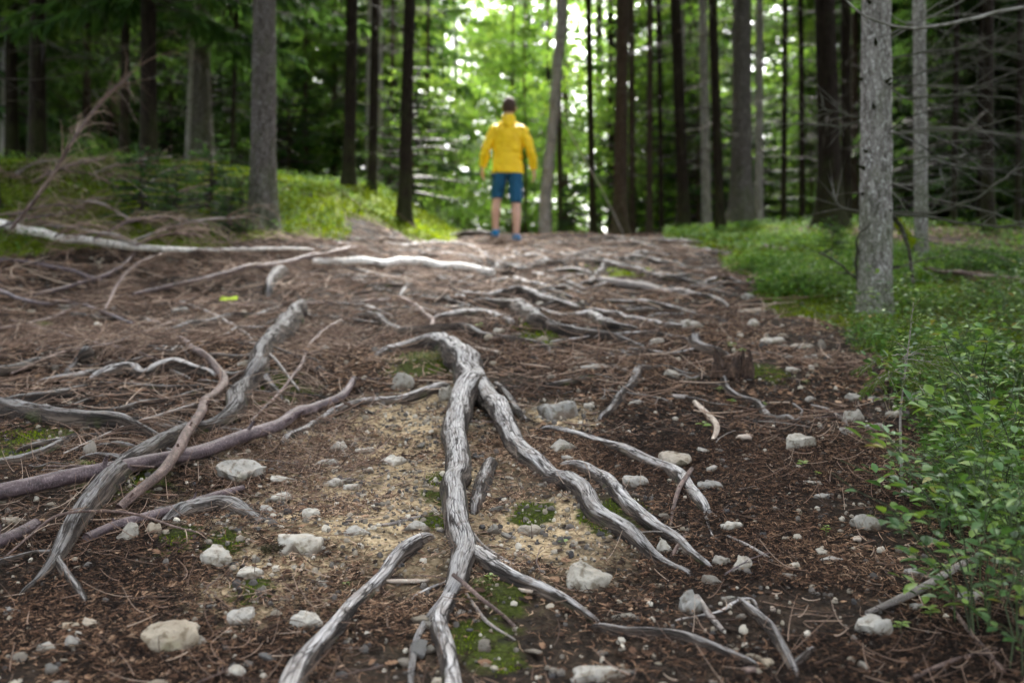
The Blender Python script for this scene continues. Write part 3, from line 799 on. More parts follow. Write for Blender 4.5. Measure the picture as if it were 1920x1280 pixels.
stick('longest fallen stick with purplish bark, rising from the left edge to the middle', [(-30, 922, 32), (75, 902, 31), (150, 886, 30), (210, 875, 30), (262, 863, 29), (322, 852, 27), (390, 837, 25), (450, 819, 25), (525, 793, 23), (588, 766, 20), (640, 742, 16), (662, 708, 11)], 'purplestick', e=.02)
stick('rough red-brown stick lying across the longest stick', [(221, 954, 17, .0), (262, 916, 19, .025), (300, 882, 20, .045), (334, 837, 20, .055), (366, 790, 18, .04), (388, 752, 17, .02), (418, 722, 17), (419, 700, 15), (396, 679, 14), (363, 652, 12), (322, 625, 10), (284, 600, 8)], 'redstick')
stick('smooth purple stick half hidden in needles below the longest stick', [(161, 1008, 19), (210, 987, 18), (262, 972, 18), (319, 957, 18), (375, 937, 17), (456, 914, 13)], 'purplestick')
stick('stub of a rough purple stick at the lower left edge', [(-30, 1018, 26), (20, 1003, 26), (66, 984, 22)], 'purplestick')
stick('white birch trunk lying along the upper left edge', [(-40, 412, 17), (50, 430, 17), (101, 441, 16), (151, 450, 15), (202, 459, 14), (252, 466, 13), (319, 469, 11), (403, 468, 8), (504, 467, 7), (590, 468, 5)], 'birch', e=.06, name='fallen_birch_trunk', cat='fallen trunk')
stick('short white birch log lying left of the path centre', [(585, 489, 11), (640, 490, 14), (707, 491, 15), (791, 493, 15), (858, 500, 14), (928, 513, 12)], 'birch', e=.03, name='birch_log', cat='log')
stick('sawn grey log with a pale cut end on the right slope', [(1124, 525, 15), (1164, 532, 15), (1211, 539, 14), (1280, 548, 12), (1314, 553, 10)], 'greystick', name='sawn_log', cat='log')
stick('thin brown stick lying level below the birch log', [(440, 566, 6), (487, 571, 8), (571, 568, 8), (640, 570, 8), (734, 561, 8)], 'redstick', e=.01)
stick('bent brown stick leaning down to the wavy root', [(751, 558, 8, .01), (784, 577, 10), (808, 602, 11), (815, 634, 8)], 'redstick')
stick('purple forked branch across the far left litter', [(-20, 541, 8), (74, 568, 8), (118, 564, 7), (168, 575, 7), (208, 591, 6), (250, 606, 5)], 'purplestick', e=.02)
stick('dark branch beneath the white birch trunk at the far left', [(-20, 484, 9), (84, 497, 9), (168, 519, 8), (200, 530, 6)], 'purplestick', e=.02)
stick('diagonal stick propped against the underside of the white birch trunk', [(64, 552, 6), (134, 535, 7), (188, 521, 8), (215, 507, 8), (238, 490, 7), (252, 474, 6)], 'purplestick', e=.03)
stick('dark mossy log lying far back behind the bilberries on the right', [(1421, 464, 12), (1445, 467, 13), (1475, 472, 9)], 'redstick', name='fallen_log', cat='log')
stick('dark trunk lying level behind the slim tree at the right edge', [(1735, 504, 8), (1800, 512, 10), (1860, 520, 11), (1960, 532, 12)], 'redstick', e=.05, name='fallen_log', cat='log')
stick('pale forked stick below the rotten stump', [(1302, 755, 8), (1327, 780, 11), (1343, 800, 11), (1334, 824, 8)], 'palestick')
stick('dark stick sloping down out of the bilberries at the right', [(1812, 1054, 13), (1767, 1081, 14), (1730, 1104, 15), (1685, 1124, 15), (1625, 1148, 8)], 'greystick', e=.005)
stick('straight ribbed twig in the lower right corner', [(1771, 1122, 7), (1805, 1167, 9), (1842, 1209, 10), (1882, 1256, 11)], 'redstick', cat='twig')
stick('ribbed twig lying level in the lower right corner', [(1870, 1218, 7), (1786, 1240, 9), (1690, 1282, 9)], 'redstick', cat='twig')
stick('peeled pinkish twig right of the bend of the forked root', [(872, 649, 4), (905, 654, 5), (936, 661, 7)], 'palestick', cat='twig')
stick('two-tone twig resting on the lower fork of the big root', [(850, 1078, 8, .03), (872, 1096, 8, .02), (902, 1123, 8, .01), (935, 1148, 7), (966, 1176, 6)], 'redstick', cat='twig')
stick('black rootlike twig in the moss under the fork', [(874, 1112, 7), (893, 1140, 7), (915, 1168, 7), (965, 1200, 4)], 'greystick', cat='twig')
stick('thin dead branch curving right from under the vertical root leg', [(888, 1000, 5), (905, 1022, 7), (938, 1044, 7), (966, 1060, 6)], 'greystick', cat='twig')
stick('thin straight twig left of the vertical root leg', [(700, 986, 5), (744, 978, 7), (792, 966, 5)], 'greystick', cat='twig')
stick('spiny twig lying against the side of the outermost long root', [(1298, 880, 8, .03), (1275, 915, 9, .01), (1262, 955, 7), (1258, 985, 5)], 'redstick', cat='twig')
stick('knotted end of an upright twig by the small white stone', [(1290, 1000, 8), (1272, 1026, 9), (1256, 1050, 6)], 'redstick', cat='twig')
stick('thin blackened twig running left to right over the dark soil', [(1364, 1004, 4), (1398, 1020, 6), (1430, 1040, 7), (1450, 1055, 6)], 'greystick', cat='twig')
stick('dark angular twig leading to the round stone near the bilberries', [(1522, 760, 4), (1555, 768, 6), (1580, 784, 6), (1590, 796, 5)], 'greystick', cat='twig')
stick('flat splinter of wood in the lower right beside the grey stone', [(1308, 1118, 12), (1330, 1150, 13), (1356, 1180, 8)], 'greystick', cat='twig')
# boughs with dry side twigs
stick('dead spruce bough with bristling dry twigs on the left slope', [(196, 580, 5), (232, 520, 8), (270, 490, 9), (330, 474, 9), (400, 470, 8), (520, 470, 6), (640, 478, 5)], 'redstick', e=.04, name='dead_spruce_bough', cat='bough', twigs=420, tl=.42, arch=.4, down=.55)
stick('long reddish spruce bough sloping up beneath the birch log', [(250, 552, 6), (302, 539, 8), (370, 524, 10), (453, 504, 11), (537, 491, 11), (640, 470, 9), (668, 463, 7)], 'purplestick', e=.05, name='dead_spruce_bough', cat='bough', twigs=230, tl=.35, down=.5)
stick('dead spruce bough sprawled above the longest fallen stick', [(640, 600, 6), (585, 640, 8), (560, 690, 8), (520, 740, 7), (470, 790, 5)], 'redstick', e=.02, name='dead_spruce_bough', cat='bough', twigs=170, tl=.25, down=.4)
stick('thin arching twig over the claw-footed root at the lower left', [(0, 1050, 3), (60, 1000, 5, .03), (110, 965, 5, .05), (190, 958, 5, .05), (260, 966, 5, .03), (330, 988, 4, .01), (395, 1002, 3)], 'redstick', name='dead_twig', cat='twig', twigs=12, tl=.09)
stick('thin twig stretched from the left edge under the crossed sticks', [(-10, 868, 4), (110, 874, 4, .01), (210, 872, 4, .04), (290, 876, 4, .03)], 'redstick', cat='twig')
stick('dry bough caught between the small lichened root and the dark branch', [(20, 600, 4), (90, 620, 6), (170, 640, 6), (260, 660, 5), (330, 690, 4)], 'redstick', e=.01, name='dead_spruce_bough', cat='bough', twigs=200, tl=.26, down=.4)

for k, pts in enumerate([[(20, 700, 4), (120, 660, 7), (220, 640, 7), (330, 600, 5)], [(330, 560, 4), (420, 600, 7), (500, 660, 6), (560, 730, 4)], [(-20, 620, 5), (80, 600, 8), (200, 560, 8), (300, 545, 5)], [(120, 850, 3), (230, 800, 5), (360, 760, 6), (480, 745, 4)]]):
    stick('dry spruce bough with thin twigs, ' + ['over the lichened roots at the left', 'crossing the head of the winding grey root', 'in front of the purple forked branch', 'lying just above the longest fallen stick'][k], pts, ['redstick', 'greystick'][k % 2], e=.02, name='dead_spruce_bough', cat='bough', twigs=110, tl=.26, down=.45, tw=.0014)

# the leaning dead stem and the brushwood heap behind the left edge
def freestem(name, label, cat, pts, mat, twigs, tl, down, tw=.003, arch=.6, base=None, side=0, sub=2, tmat='twig'):
    w = np.array([D(a, b, c) for a, b, c, _ in pts]); r = np.array([q[3] * q[2] / F / 2 for q in pts])
    w[0, 2] = min(w[0, 2], G(w[0, 0], w[0, 1]) + 0.3)
    _seed[0] += 1
    mb, p, q = stickmesh(w, r, _seed[0], name, mat, 10)
    o = empty(name, w[0])
    mb.V = [v - w[0] for v in mb.V]
    mb.build('stem', MAT[mat], o)
    if twigs:
        b = twigset(p, rng(_seed[0]), twigs, tl, arch, down, tw, side, sub=sub)
        b.V = [v - w[0] for v in b.V]
        q_ = b.build('twigs', MAT[tmat], o); q_['kind'] = 'stuff'
    return tag(o, label, cat)
freestem('dead_sapling', 'leaning dead sapling with bare arching twigs over the brushwood heap', 'dead tree', [(20, 430, 7.6, 7), (88, 345, 7.7, 7), (130, 275, 7.8, 7), (165, 222, 7.9, 7), (205, 175, 8.0, 6), (245, 140, 8.1, 4)], 'redstick', 60, .8, .45)
rb = rng(321)
for k in range(40):
    x0 = rb.uniform(-60, 300); y0 = rb.uniform(330, 455) + 0.12 * max(0, x0 - 150); d0 = 7.2 + (470 - y0) / 50 + rb.uniform(-.3, .3)
    a = rb.uniform(-1, 1); L = rb.uniform(90, 220)
    x1, y1 = x0 + L * math.cos(a) * rb.choice([-1, 1]), y0 - L * rb.uniform(-.10, .42)
    g0 = P(x0, min(y0, 470))[0]
    d0 = min(d0, 9.5)
    w0 = D(x0, y0, d0)
    freestem('brushwood_branch', 'dry branch tangled in the brushwood heap beside the leaning dead sapling', 'branch',
             [(x0, y0, d0, 5), ((x0 + x1) / 2, (y0 + y1) / 2 - 12, d0 + .1, 5), (x1, y1, d0 + .25, 3)], rb.choice(['redstick', 'greystick', 'purplestick']), 34, .5, .5, .0022)['group'] = 'brushwood branches heaped at the left'

# ------------------------------------------------------------------ stones
def rockmesh(seed, sx, sy, sz, tone, sub=3, name='stone'):
    r = rng(seed)
    V = ICO[sub][0].copy(); T = ICO[sub][1]
    for _ in range(r.integers(6, 10)):
        n = r.normal(0, 1, 3); n[2] *= 0.9; n /= np.linalg.norm(n)
        d = r.uniform(0.34, 0.74)
        k = V @ n - d
        V -= np.clip(k, 0, None)[:, None] * n * 0.93
    top = r.uniform(0.38, 0.72)
    nn = np.array([r.uniform(-.25, .25), r.uniform(-.35, .1), 1]); nn /= np.linalg.norm(nn)
    k = V @ nn - top; V -= np.clip(k, 0, None)[:, None] * nn * 0.9
    V += 0.11 * np.stack([noise(*(V * 3).T, seed=seed), noise(*(V * 3 + 9).T, seed=seed), noise(*(V * 3 + 19).T, seed=seed)], 1)
    if sub > 3: V *= (1 + 0.035 * fbm(*(V * 9).T, seed=seed, oct=3))[:, None]
    V /= np.abs(V).max(0)
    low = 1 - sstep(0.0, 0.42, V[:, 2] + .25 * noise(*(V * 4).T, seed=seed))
    V = V * np.array([sx, sy, sz])
    return MB().add(V, None, T, tone=np.full(len(V), tone), low=low)

STONES = [  # px, py, w, h, tone (0 cream, .33 grey, .66 tan, 1 slate), label
 (313, 1194, 108, 66, .6, 'rounded tan stone as large as two fists in the lower left'),
 (551, 1020, 98, 50, .0, 'flat pale stone with a dark pine-cone like chip on its left edge'),
 (394, 1046, 75, 46, .05, 'pale irregular stone between the flat pale stone and the claw-footed root'),
 (465, 1074, 50, 26, .0, 'small greenish white flat stone beside the pale irregular one'),
 (455, 1158, 52, 34, .2, 'pale stone right of the rounded tan stone'),
 (576, 1168, 68, 42, .05, 'bright pale stone with a notched top next to the root at the lower edge'),
 (244, 1001, 44, 40, .3, 'upright grey stone wedged against the purple stick'),
 (284, 994, 34, 28, .66, 'brown stone leaning on the upright grey stone'),
 (447, 889, 85, 46, .25, 'angular grey-green stone right of the crossed sticks'),
 (537, 898, 52, 17, .0, 'thin flat cream stone right of the angular grey-green one'),
 (518, 934, 54, 18, .1, 'flat pale stone below the thin cream one'),
 (505, 958, 34, 22, .3, 'small greenish stone touching the rock-like root hump'),
 (587, 966, 38, 24, .05, 'small square cream stone above the flat pale stone'),
 (628, 905, 40, 24, .1, 'cream stone in the clay near the left side of the fork'),
 (632, 840, 38, 30, .0, 'bright white stone at the left rim of the clay patch'),
 (604, 868, 56, 18, .4, 'flat brownish grey slab at the rim of the clay patch'),
 (26, 1150, 44, 22, .33, 'smooth oval grey stone at the left edge'),
 (124, 1176, 42, 28, .66, 'tan stone, left of a pair near the lower left'),
 (170, 1170, 54, 27, .66, 'tan stone, right of a pair near the lower left'),
 (88, 1213, 38, 20, .33, 'flat grey pebble stone below the pair of tan stones'),
 (131, 1206, 34, 22, .4, 'small angular grey stone under the pair of tan stones'),
 (373, 1204, 28, 22, .9, 'blue-grey chip beside the rounded tan stone'),
 (442, 1266, 38, 26, .1, 'pale stone cut by the lower edge of the picture'),
 (22, 976, 42, 20, .8, 'dark flat stone near the stub of purple stick'),
 (166, 846, 32, 36, .8, 'upright slate blade beneath the longest stick'),
 (683, 844, 36, 15, .0, 'white flat chip at the top of the clay stones'),
 (741, 866, 52, 24, .0, 'white wedge-shaped stone in the middle of the clay'),
 (689, 881, 26, 16, .0, 'small white chip left of the wedge-shaped stone'),
 (647, 901, 24, 18, .2, 'rounded cream pebble by the clay rim'),
 (660, 914, 34, 16, .1, 'low cream stone below the clay pebbles'),
 (674, 998, 58, 20, .1, 'long flat cream stone under the straight twig'),
 (779, 985, 54, 26, .2, 'tilted greenish slab resting at the foot of the vertical root leg'),
 (1047, 837, 74, 34, .3, 'ribbed grey stone tucked above the second long root'),
 (1064, 859, 32, 20, .2, 'small pale stone under the ribbed grey one'),
 (1195, 902, 52, 32, .25, 'pale grey stone between the two outer long roots'),
 (1002, 992, 56, 30, .5, 'buff stone sunk in the soil between the root legs'),
 (1105, 1092, 78, 58, .15, 'blocky pale square stone in the open soil right of the forked root'),
 (1246, 1030, 28, 24, .05, 'small white stone at the end of the long right leg'),
 (1127, 1256, 108, 54, .25, 'big flat grey-blue stone at the lower edge'),
 (1262, 865, 66, 36, .6, 'rounded tan stone above the outermost long root'),
 (1329, 908, 50, 44, .3, 'tilted greenish grey stone at the head of the two rootlets'),
 (1374, 985, 40, 18, .05, 'small flat cream stone right of the rootlets'),
 (1347, 1051, 46, 26, .33, 'low grey stone, left of two at the end of the thick right root'),
 (1387, 1062, 42, 30, .05, 'bright broken stone, right of two at the end of the thick right root'),
 (1302, 1136, 48, 46, .33, 'upright grey stone behind the wood splinter'),
 (1505, 832, 60, 28, .15, 'long cream stone in the dark soil'),
 (1586, 811, 28, 16, .33, 'small grey stone left of the bilberries'),
 (1529, 907, 40, 13, .3, 'thin flat grey chip in the dark soil'),
 (1625, 981, 54, 34, .2, 'pale wedge stone on the soil in front of the bilberries'),
 (1548, 1035, 36, 18, .1, 'pale stone, upper one above a thin slab'),
 (1561, 1049, 48, 12, .4, 'thin slab just below the small pale stone'),
 (1719, 1073, 46, 28, .33, 'grey rounded stone behind the dark stick'),
 (1816, 1120, 88, 30, .35, 'long flat stone under the bilberry leaves'),
 (1647, 1175, 74, 60, .2, 'pyramid shaped pale stone with a bright front face'),
 (1715, 1136, 34, 20, .3, 'half hidden stone under the dark stick'),
 (1497, 878, 24, 12, .0, 'tiny bright chip by the seedling'),
 (1441, 1243, 28, 20, .66, 'reddish brown pebble near the split root piece'),
 (1486, 1062, 28, 14, .05, 'tiny bright stone in the right litter'),
 (1700, 924, 34, 18, .3, 'stone lying half under bilberry shoots'),
 (1542, 931, 30, 14, .3, 'small flat stone behind the thin chip'),
 (1317, 846, 26, 13, .3, 'flat chip above the tilted greenish stone'),
 (1332, 881, 24, 12, .2, 'little pale chip just above the tilted greenish stone'),
 (1036, 769, 92, 54, .35, 'large flat grey slab with a straight front edge, right of the fork'),
 (751, 720, 48, 38, .3, 'grey stone beside the grass tuft under the arched root'),
 (836, 744, 24, 28, .2, 'pale stone pressed against the neck of the forked root'),
 (936, 621, 28, 12, .2, 'flat pale stone behind the wavy root'),
 (768, 528, 22, 10, .0, 'small white stone left of the birch log end'),
 (1036, 707, 20, 12, .1, 'white pebble uphill of the big slab'),
 (1107, 762, 22, 14, .1, 'white pebble right of the big slab'),
 (1261, 703, 28, 14, .4, 'brown stone by the dark hollow'),
 (1087, 673, 26, 12, .1, 'pale flake on the litter above the big slab'),
 (1118, 686, 60, 15, .3, 'long pale shard, split like wood, right of the litter'),
 (1231, 643, 26, 14, .1, 'white stone at the end of the trailing thin root'),
 (1445, 638, 54, 26, .0, 'bright white stone nearest the clover at the right of the path'),
 (1498, 648, 46, 12, .2, 'flat pale stone right of the bright white one'),
 (1403, 582, 40, 20, .1, 'rounded cream stone along the right rim of the path'),
 (1404, 557, 26, 14, .3, 'small grey stone above the rounded cream one'),
 (1408, 608, 32, 15, .1, 'low cream stone below the rounded cream one'),
 (1300, 611, 44, 18, .1, 'broken pale stones group-like block left of the cream stones'),
 (1475, 670, 22, 18, .33, 'grey cube-like stone below the bright white stone'),
 (1488, 692, 26, 13, .1, 'slim pale stone on the brown litter right of the rotten stump'),
 (1520, 670, 40, 18, .15, 'flat white stone just left of the spruce seedling'),
 (1522, 692, 14, 11, .1, 'tiny white pebble under the flat white stone'),
 (1522, 749, 22, 16, .2, 'pale flake stone below the slim pale stone'),
 (1566, 730, 14, 12, .0, 'tiny white pebble left of the spruce seedling'),
 (1603, 783, 42, 30, .25, 'round grey stone left of the spruce seedling stem'),
 (1646, 803, 44, 18, .3, 'flat layered stone right of the round grey one'),
 (1602, 746, 32, 17, .25, 'brownish stone uphill of the round grey one'),
 (1676, 777, 30, 18, .2, 'cream stone just left of the seedling stem'),
 (1643, 747, 26, 14, .3, 'small grey stone under the seedling boughs'),
 (1663, 710, 34, 18, .4, 'brown-grey stone in the shade under the seedling boughs'),
 (1720, 749, 34, 18, .3, 'stone behind the stem of the seedling'),
 (124, 579, 46, 16, .33, 'grey stone in the brushwood at the far left'),
 (336, 582, 36, 16, .3, 'lichened grey stone left of the neon leaf'),
 (611, 653, 30, 16, .1, 'pale stone right of the winding grey root'),
 (460, 683, 26, 12, .15, 'flat cream stone left of the winding grey root'),
 (322, 489, 24, 14, .33, 'blue-grey stone beneath the spruce bough'),
 (1190, 757, 22, 14, .1, 'pale stone at the foot of the twisting root'),
 (1000, 655, 26, 9, .2, 'flat chip below the wavy root'),
 (895, 452, 34, 12, .3, 'green-stained flat stone left of the feet of the man'),
 (1040, 455, 26, 10, .2, 'pale flat stone right of the feet of the man'),
 (1010, 463, 18, 9, .2, 'mossy stone just right of the feet of the man'),
 (1095, 462, 26, 11, .4, 'low stone near the top right of the path'),
]
for k, (px, py, w, h, tone, lb) in enumerate(STONES):
    g = P(px, py + h * 0.22)[0]
    d = g[1]; m = d / F
    W = w * m * 1.16; vis = h * m * 1.25
    a = 0.175 + max(0, (py - 640) / F)              # how steeply the sight line meets the slope
    dep = min(W * 0.85, vis / a * 0.62) if h / w < 0.4 else W * 0.75
    Hh = max(0.30 * vis, vis - dep * a * 0.8)
    sz = Hh * 0.85 + 0.006
    near = d < 4
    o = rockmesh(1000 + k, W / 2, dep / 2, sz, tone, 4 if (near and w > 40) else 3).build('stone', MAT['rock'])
    o.location = (g[0], g[1] + dep * 0.1, G(g[0], g[1] + dep * .1) + sz * -0.06)
    o.rotation_euler = (math.radians(7), 0, 0)
    tag(o, lb, 'stone')
# loose small stones that nothing tells apart
rs = rng(5)
protos = [rockmesh(3000 + k, 1, .8, .5, [.1, .33, .33, .5, .66, .8, 1, .25][k], 2).mesh('small_stone', MAT['rock'], False) for k in range(8)]
n_s = 0
while n_s < 280:
    py = rs.uniform(640, 1290) if n_s < 180 else rs.uniform(500, 640)
    px = rs.uniform(-20, 1700)
    g = P(px, py)[0]
    if veg_right(g[0], g[1]) > .4: continue
    if rs.random() > 0.45 + 0.6 * clay_f(g[0], g[1]): continue
    s = .006 + .021 * rs.random() ** 2
    if any(abs(px - q[0]) < q[2] * .6 and abs(py - q[1]) < q[3] * .8 for q in STONES): continue
    o = link('small_stone', protos[rs.integers(0, 8)], loc=(g[0], g[1], g[2] + s * .15), rot=(rs.uniform(-.3, .3), rs.uniform(-.3, .3), rs.uniform(0, 6.28)), scale=(s * rs.uniform(.8, 1.4), s * rs.uniform(.8, 1.2), s * rs.uniform(.5, 1.1)))
    tag(o, 'small loose stone lying in the needle litter of the path', 'stone', 'small loose stones on the path')
    n_s += 1

# ------------------------------------------------------------------ litter
def scatter(n, y0, y1, seed, dens=None, pw=1.0, marg=0.12):
    """points seen from the path between distances y0 and y1, evenly over the soil"""
    r = rng(seed); out = []
    tot = 0
    while tot < n:
        y = np.sqrt(r.uniform(y0 ** 2, y1 ** 2, n * 2)) if pw == 1 else (r.uniform(y0 ** (2 - pw), y1 ** (2 - pw), n * 2)) ** (1 / (2 - pw))
        x = r.uniform(-0.515 - marg, 0.515 + marg, n * 2) * y
        if dens is not None:
            k = r.random(len(x)) < dens(x, y); x, y = x[k], y[k]
        out.append(np.stack([x, y], 1)); tot += len(x)
    return np.concatenate(out)[:n]

def needles(xy, r, L0, L1, W, lift=0.003, tilt=0.25):
    """short folded slivers"""
    n = len(xy)
    a = r.uniform(0, 2 * math.pi, n); L = r.uniform(L0, L1, n); w = W * r.uniform(.6, 1.5, n)
    d = np.stack([np.cos(a), np.sin(a), 0.175 * np.sin(a) + r.normal(0, tilt, n)], 1)
    s = np.stack([-np.sin(a), np.cos(a), 0.175 * np.cos(a)], 1)
    c = np.stack([xy[:, 0], xy[:, 1], G_fine(xy[:, 0], xy[:, 1]) + lift + lift * 2 * r.random(n)], 1)
    bend = r.normal(0, .18, n)[:, None] * s * L[:, None]
    p0 = c - d * L[:, None] / 2 + bend; p1 = c; p2 = c + d * L[:, None] / 2 + bend
    up = np.array([0, 0, 1.0]) * w[:, None] * .6
    sw = s * w[:, None] / 2
    V = np.stack([p0 - sw * .5, p0 + sw * .5, p1 - sw, p1 + up, p1 + sw, p2 - sw * .4, p2 + sw * .4], 1)
    b = (np.arange(n) * 7)[:, None]
    T = np.concatenate([b + k for k in ([[0, 3, 2]], [[0, 1, 3]], [[1, 4, 3]], [[2, 3, 5]], [[3, 6, 5]], [[3, 4, 6]])])
    return V.reshape(-1, 3), T[:, ::-1]

def dens_lit(x, y):
    return (1 - 0.80 * clay_f(x, y)) * (1 - 0.75 * veg_right(x, y)) * (1 - .95 * moss_f(x, y)) * (1 - .45 * dark_zone(x, y)) * np.clip(0.5 + 0.6 * noise(x * 4.5, y * 4.5, 3, seed=71) + .45 * noise(x * 1.4, y * 1.1, 3, seed=72), 0.06, 1)
def dark_zone(x, y):        # thinner, darker litter right of the forked root, at the lower edge, far left
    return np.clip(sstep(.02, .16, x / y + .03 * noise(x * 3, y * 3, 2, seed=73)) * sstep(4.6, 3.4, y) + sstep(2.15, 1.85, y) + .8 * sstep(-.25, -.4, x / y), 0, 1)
r = rng(100)
b = MB()
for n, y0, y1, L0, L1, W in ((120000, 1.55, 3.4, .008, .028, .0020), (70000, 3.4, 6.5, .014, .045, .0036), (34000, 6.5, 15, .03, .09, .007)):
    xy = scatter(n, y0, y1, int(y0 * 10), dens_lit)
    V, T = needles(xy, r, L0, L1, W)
    # colour drifts over the ground: redder, drier heaps and dark ones
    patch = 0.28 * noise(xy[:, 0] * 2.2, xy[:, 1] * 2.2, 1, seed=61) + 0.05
    b.add(V, None, T, tint=np.repeat(np.clip(np.where(r.random(n) < .18, r.uniform(.55, .95, n), r.beta(1.0, 2.3, n)) + patch - .16 * dark_zone(xy[:, 0], xy[:, 1]), 0, 1), 7))
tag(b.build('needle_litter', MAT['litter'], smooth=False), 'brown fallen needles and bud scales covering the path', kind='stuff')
# bark flakes and leaf bits
b = MB()
for n, y0, y1, s0, s1 in ((11000, 1.55, 3.6, .004, .016), (8000, 3.6, 7, .008, .028), (5000, 7, 14, .02, .05)):
    xy = scatter(n, y0, y1, int(y0 * 10) + 3, dens_lit)
    k = 6; th = np.arange(k) / k * 2 * math.pi
    a = r.uniform(0, 6.28, n); s = r.uniform(s0, s1, n); el = r.uniform(.35, .9, n)
    rad = s[:, None] * r.uniform(.6, 1.2, (n, k))
    lx = rad * np.cos(th)[None]; ly = rad * np.sin(th)[None] * el[:, None]
    ca, sa = np.cos(a)[:, None], np.sin(a)[:, None]
    x = xy[:, :1] + lx * ca - ly * sa; y = xy[:, 1:] + lx * sa + ly * ca
    z = G_fine(x, y) * .3 + .7 * (G_fine(xy[:, 0], xy[:, 1])[:, None] + .175 * (y - xy[:, 1:])) + .004 + r.normal(0, .12, (n, 1)) * lx + r.normal(0, .12, (n, 1)) * ly
    cen = np.stack([xy[:, 0], xy[:, 1], z.mean(1) + s * .15], 1)
    V = np.concatenate([np.stack([x, y, z], -1), cen[:, None]], 1)
    T = np.concatenate([(np.arange(n) * 7)[:, None] + np.array([[6, q, (q + 1) % k]]) for q in range(k)])
    b.add(V, None, T, tint=np.repeat(np.clip(r.beta(1.2, 2.2, n), 0, 1), 7))
tag(b.build('bark_litter', MAT['litter'], smooth=False), 'bark flakes and leaf scraps among the needles', kind='stuff')
# gravel
b = MB()
iv, it = ICO[1]
for n, y0, y1, s0, s1 in ((9000, 1.55, 4.2, .002, .007), (3000, 4.2, 9, .004, .016)):
    xy = scatter(n, y0, y1, int(y0 * 10) + 5, lambda x, y: .30 + .8 * clay_f(x, y) - .25 * veg_right(x, y))
    s = r.uniform(s0, s1, n) * (0.6 + r.random(n) ** 3)
    V = iv[None] * r.uniform(.6, 1.3, (n, 1, 3)) * s[:, None, None] * r.uniform(.8, 1.2, (n, len(iv), 1))
    V = V + np.stack([xy[:, 0], xy[:, 1], G_fine(xy[:, 0], xy[:, 1]) + s * .3], 1)[:, None]
    T = (it[None] + (np.arange(n) * len(iv))[:, None, None]).reshape(-1, 3)
    b.add(V, None, T, tint=np.repeat(r.random(n), len(iv)))
tag(b.build('gravel', MAT['pebble'], smooth=False), 'grit and tiny pebbles pressed into the path', kind='stuff')
# thin twigs by the thousand, thickest on the left of the slope
def dens_tw(x, y):
    u = x / y
    return np.clip(0.04 + 0.07 * sstep(3, 5, y) + 0.9 * np.maximum(sstep(-.08, -.2, u) * sstep(1.8, 2.6, y) * (.30 + .7 * np.exp(-((u + .2) / .07) ** 2)) * (.4 + .9 * noise(x * 1.7, y * 1.7, 1, seed=88)), .18 * sstep(4, 5, y) * sstep(.15, -.1, u)) + .12 * noise(x * 2, y * 2, 9, seed=81), 0.02, 1) * (1 - .75 * veg_right(x, y)) * (1 - .5 * clay_f(x, y)) * (1 - .93 * moss_f(x, y))
b = MB()
for n, y0, y1, l0, l1, rad, K in ((3400, 1.6, 3.6, .02, .12, .0009, 6), (5600, 3.6, 6.2, .05, .26, .0018, 6), (3600, 6.2, 12, .12, .5, .0034, 5)):
    xy = scatter(n, y0, y1, int(y0 * 10) + 9, dens_tw)
    a = r.uniform(0, 2 * math.pi, n); L = l0 + (l1 - l0) * r.random(n) ** 1.8
    k = np.linspace(-.5, .5, K)
    cur = r.normal(0, .28, n)
    ang = a[:, None] + cur[:, None] * k[None] * 2
    st = (L / (K - 1))[:, None]
    x = xy[:, :1] + np.cumsum(np.cos(ang), 1) * st; y = xy[:, 1:] + np.cumsum(np.sin(ang), 1) * st
    tilt = r.normal(0, .10, n)[:, None] * (k + .5)[None] * L[:, None]
    z = G(x, y) + .004 + .014 * r.random((n, 1)) * (y0 / 2.5) + np.abs(tilt) + .02 * np.abs(r.normal(0, 1, (n, 1))) * (k + .5)[None] ** 2
    R = rad * r.uniform(.5, 1.7, (n, 1)) * (1 - .5 * (k + .5))[None]
    V, Q, T, rc, top = tubes(np.stack([x, y, z], -1), R, 4, cap=False)
    b.add(V, Q, T, tint=np.repeat(np.clip(r.normal(.5, .25, n), 0, 1), K * 4))
tag(b.build('twig_litter', MAT['twig']), 'thin dry spruce twigs strewn over the slope', kind='stuff')
# single twigs that can be picked out
tp = []
for k in range(10):
    rk = rng(900 + k); K = 16; L = 1.0
    ang = np.cumsum(rk.normal(0, .09, K)) + 0
    p = np.stack([np.cumsum(np.cos(ang)) / K, np.cumsum(np.sin(ang)) / K, .02 * np.sin(np.linspace(0, math.pi, K))], 1)
    p[:, 0] -= .5
    R = (.011 * np.linspace(1, .45, K))[:, None] * (1 + .25 * noise(np.arange(K)[:, None] * 1.7, np.arange(6)[None] * 1.3, k))
    V, Q, T, rc, top = tubes(p, R[None], 6)
    mb = MB().add(V, Q, T, rc=rc * .2)
    for _ in range(rk.integers(1, 5)):
        i = rk.integers(3, K - 2); s_ = rk.choice([-1, 1]); q = rk.uniform(.06, .22)
        d = np.array([.7, .7 * s_, .12]) * q
        V, Q, T, rc, top = tubes(np.array([p[i], p[i] + d * .5 + [0, 0, .01], p[i] + d]), np.array([.006, .005, .003]), 5)
        mb.add(V, Q, T, rc=rc * .2)
    tp.append(mb.mesh('twig', MAT[['redstick', 'greystick', 'purplestick'][k % 3]]))
xy = scatter(110, 1.7, 5.5, 4242, lambda x, y: dens_tw(x, y) * .8 + .2 * (1 - veg_right(x, y)))
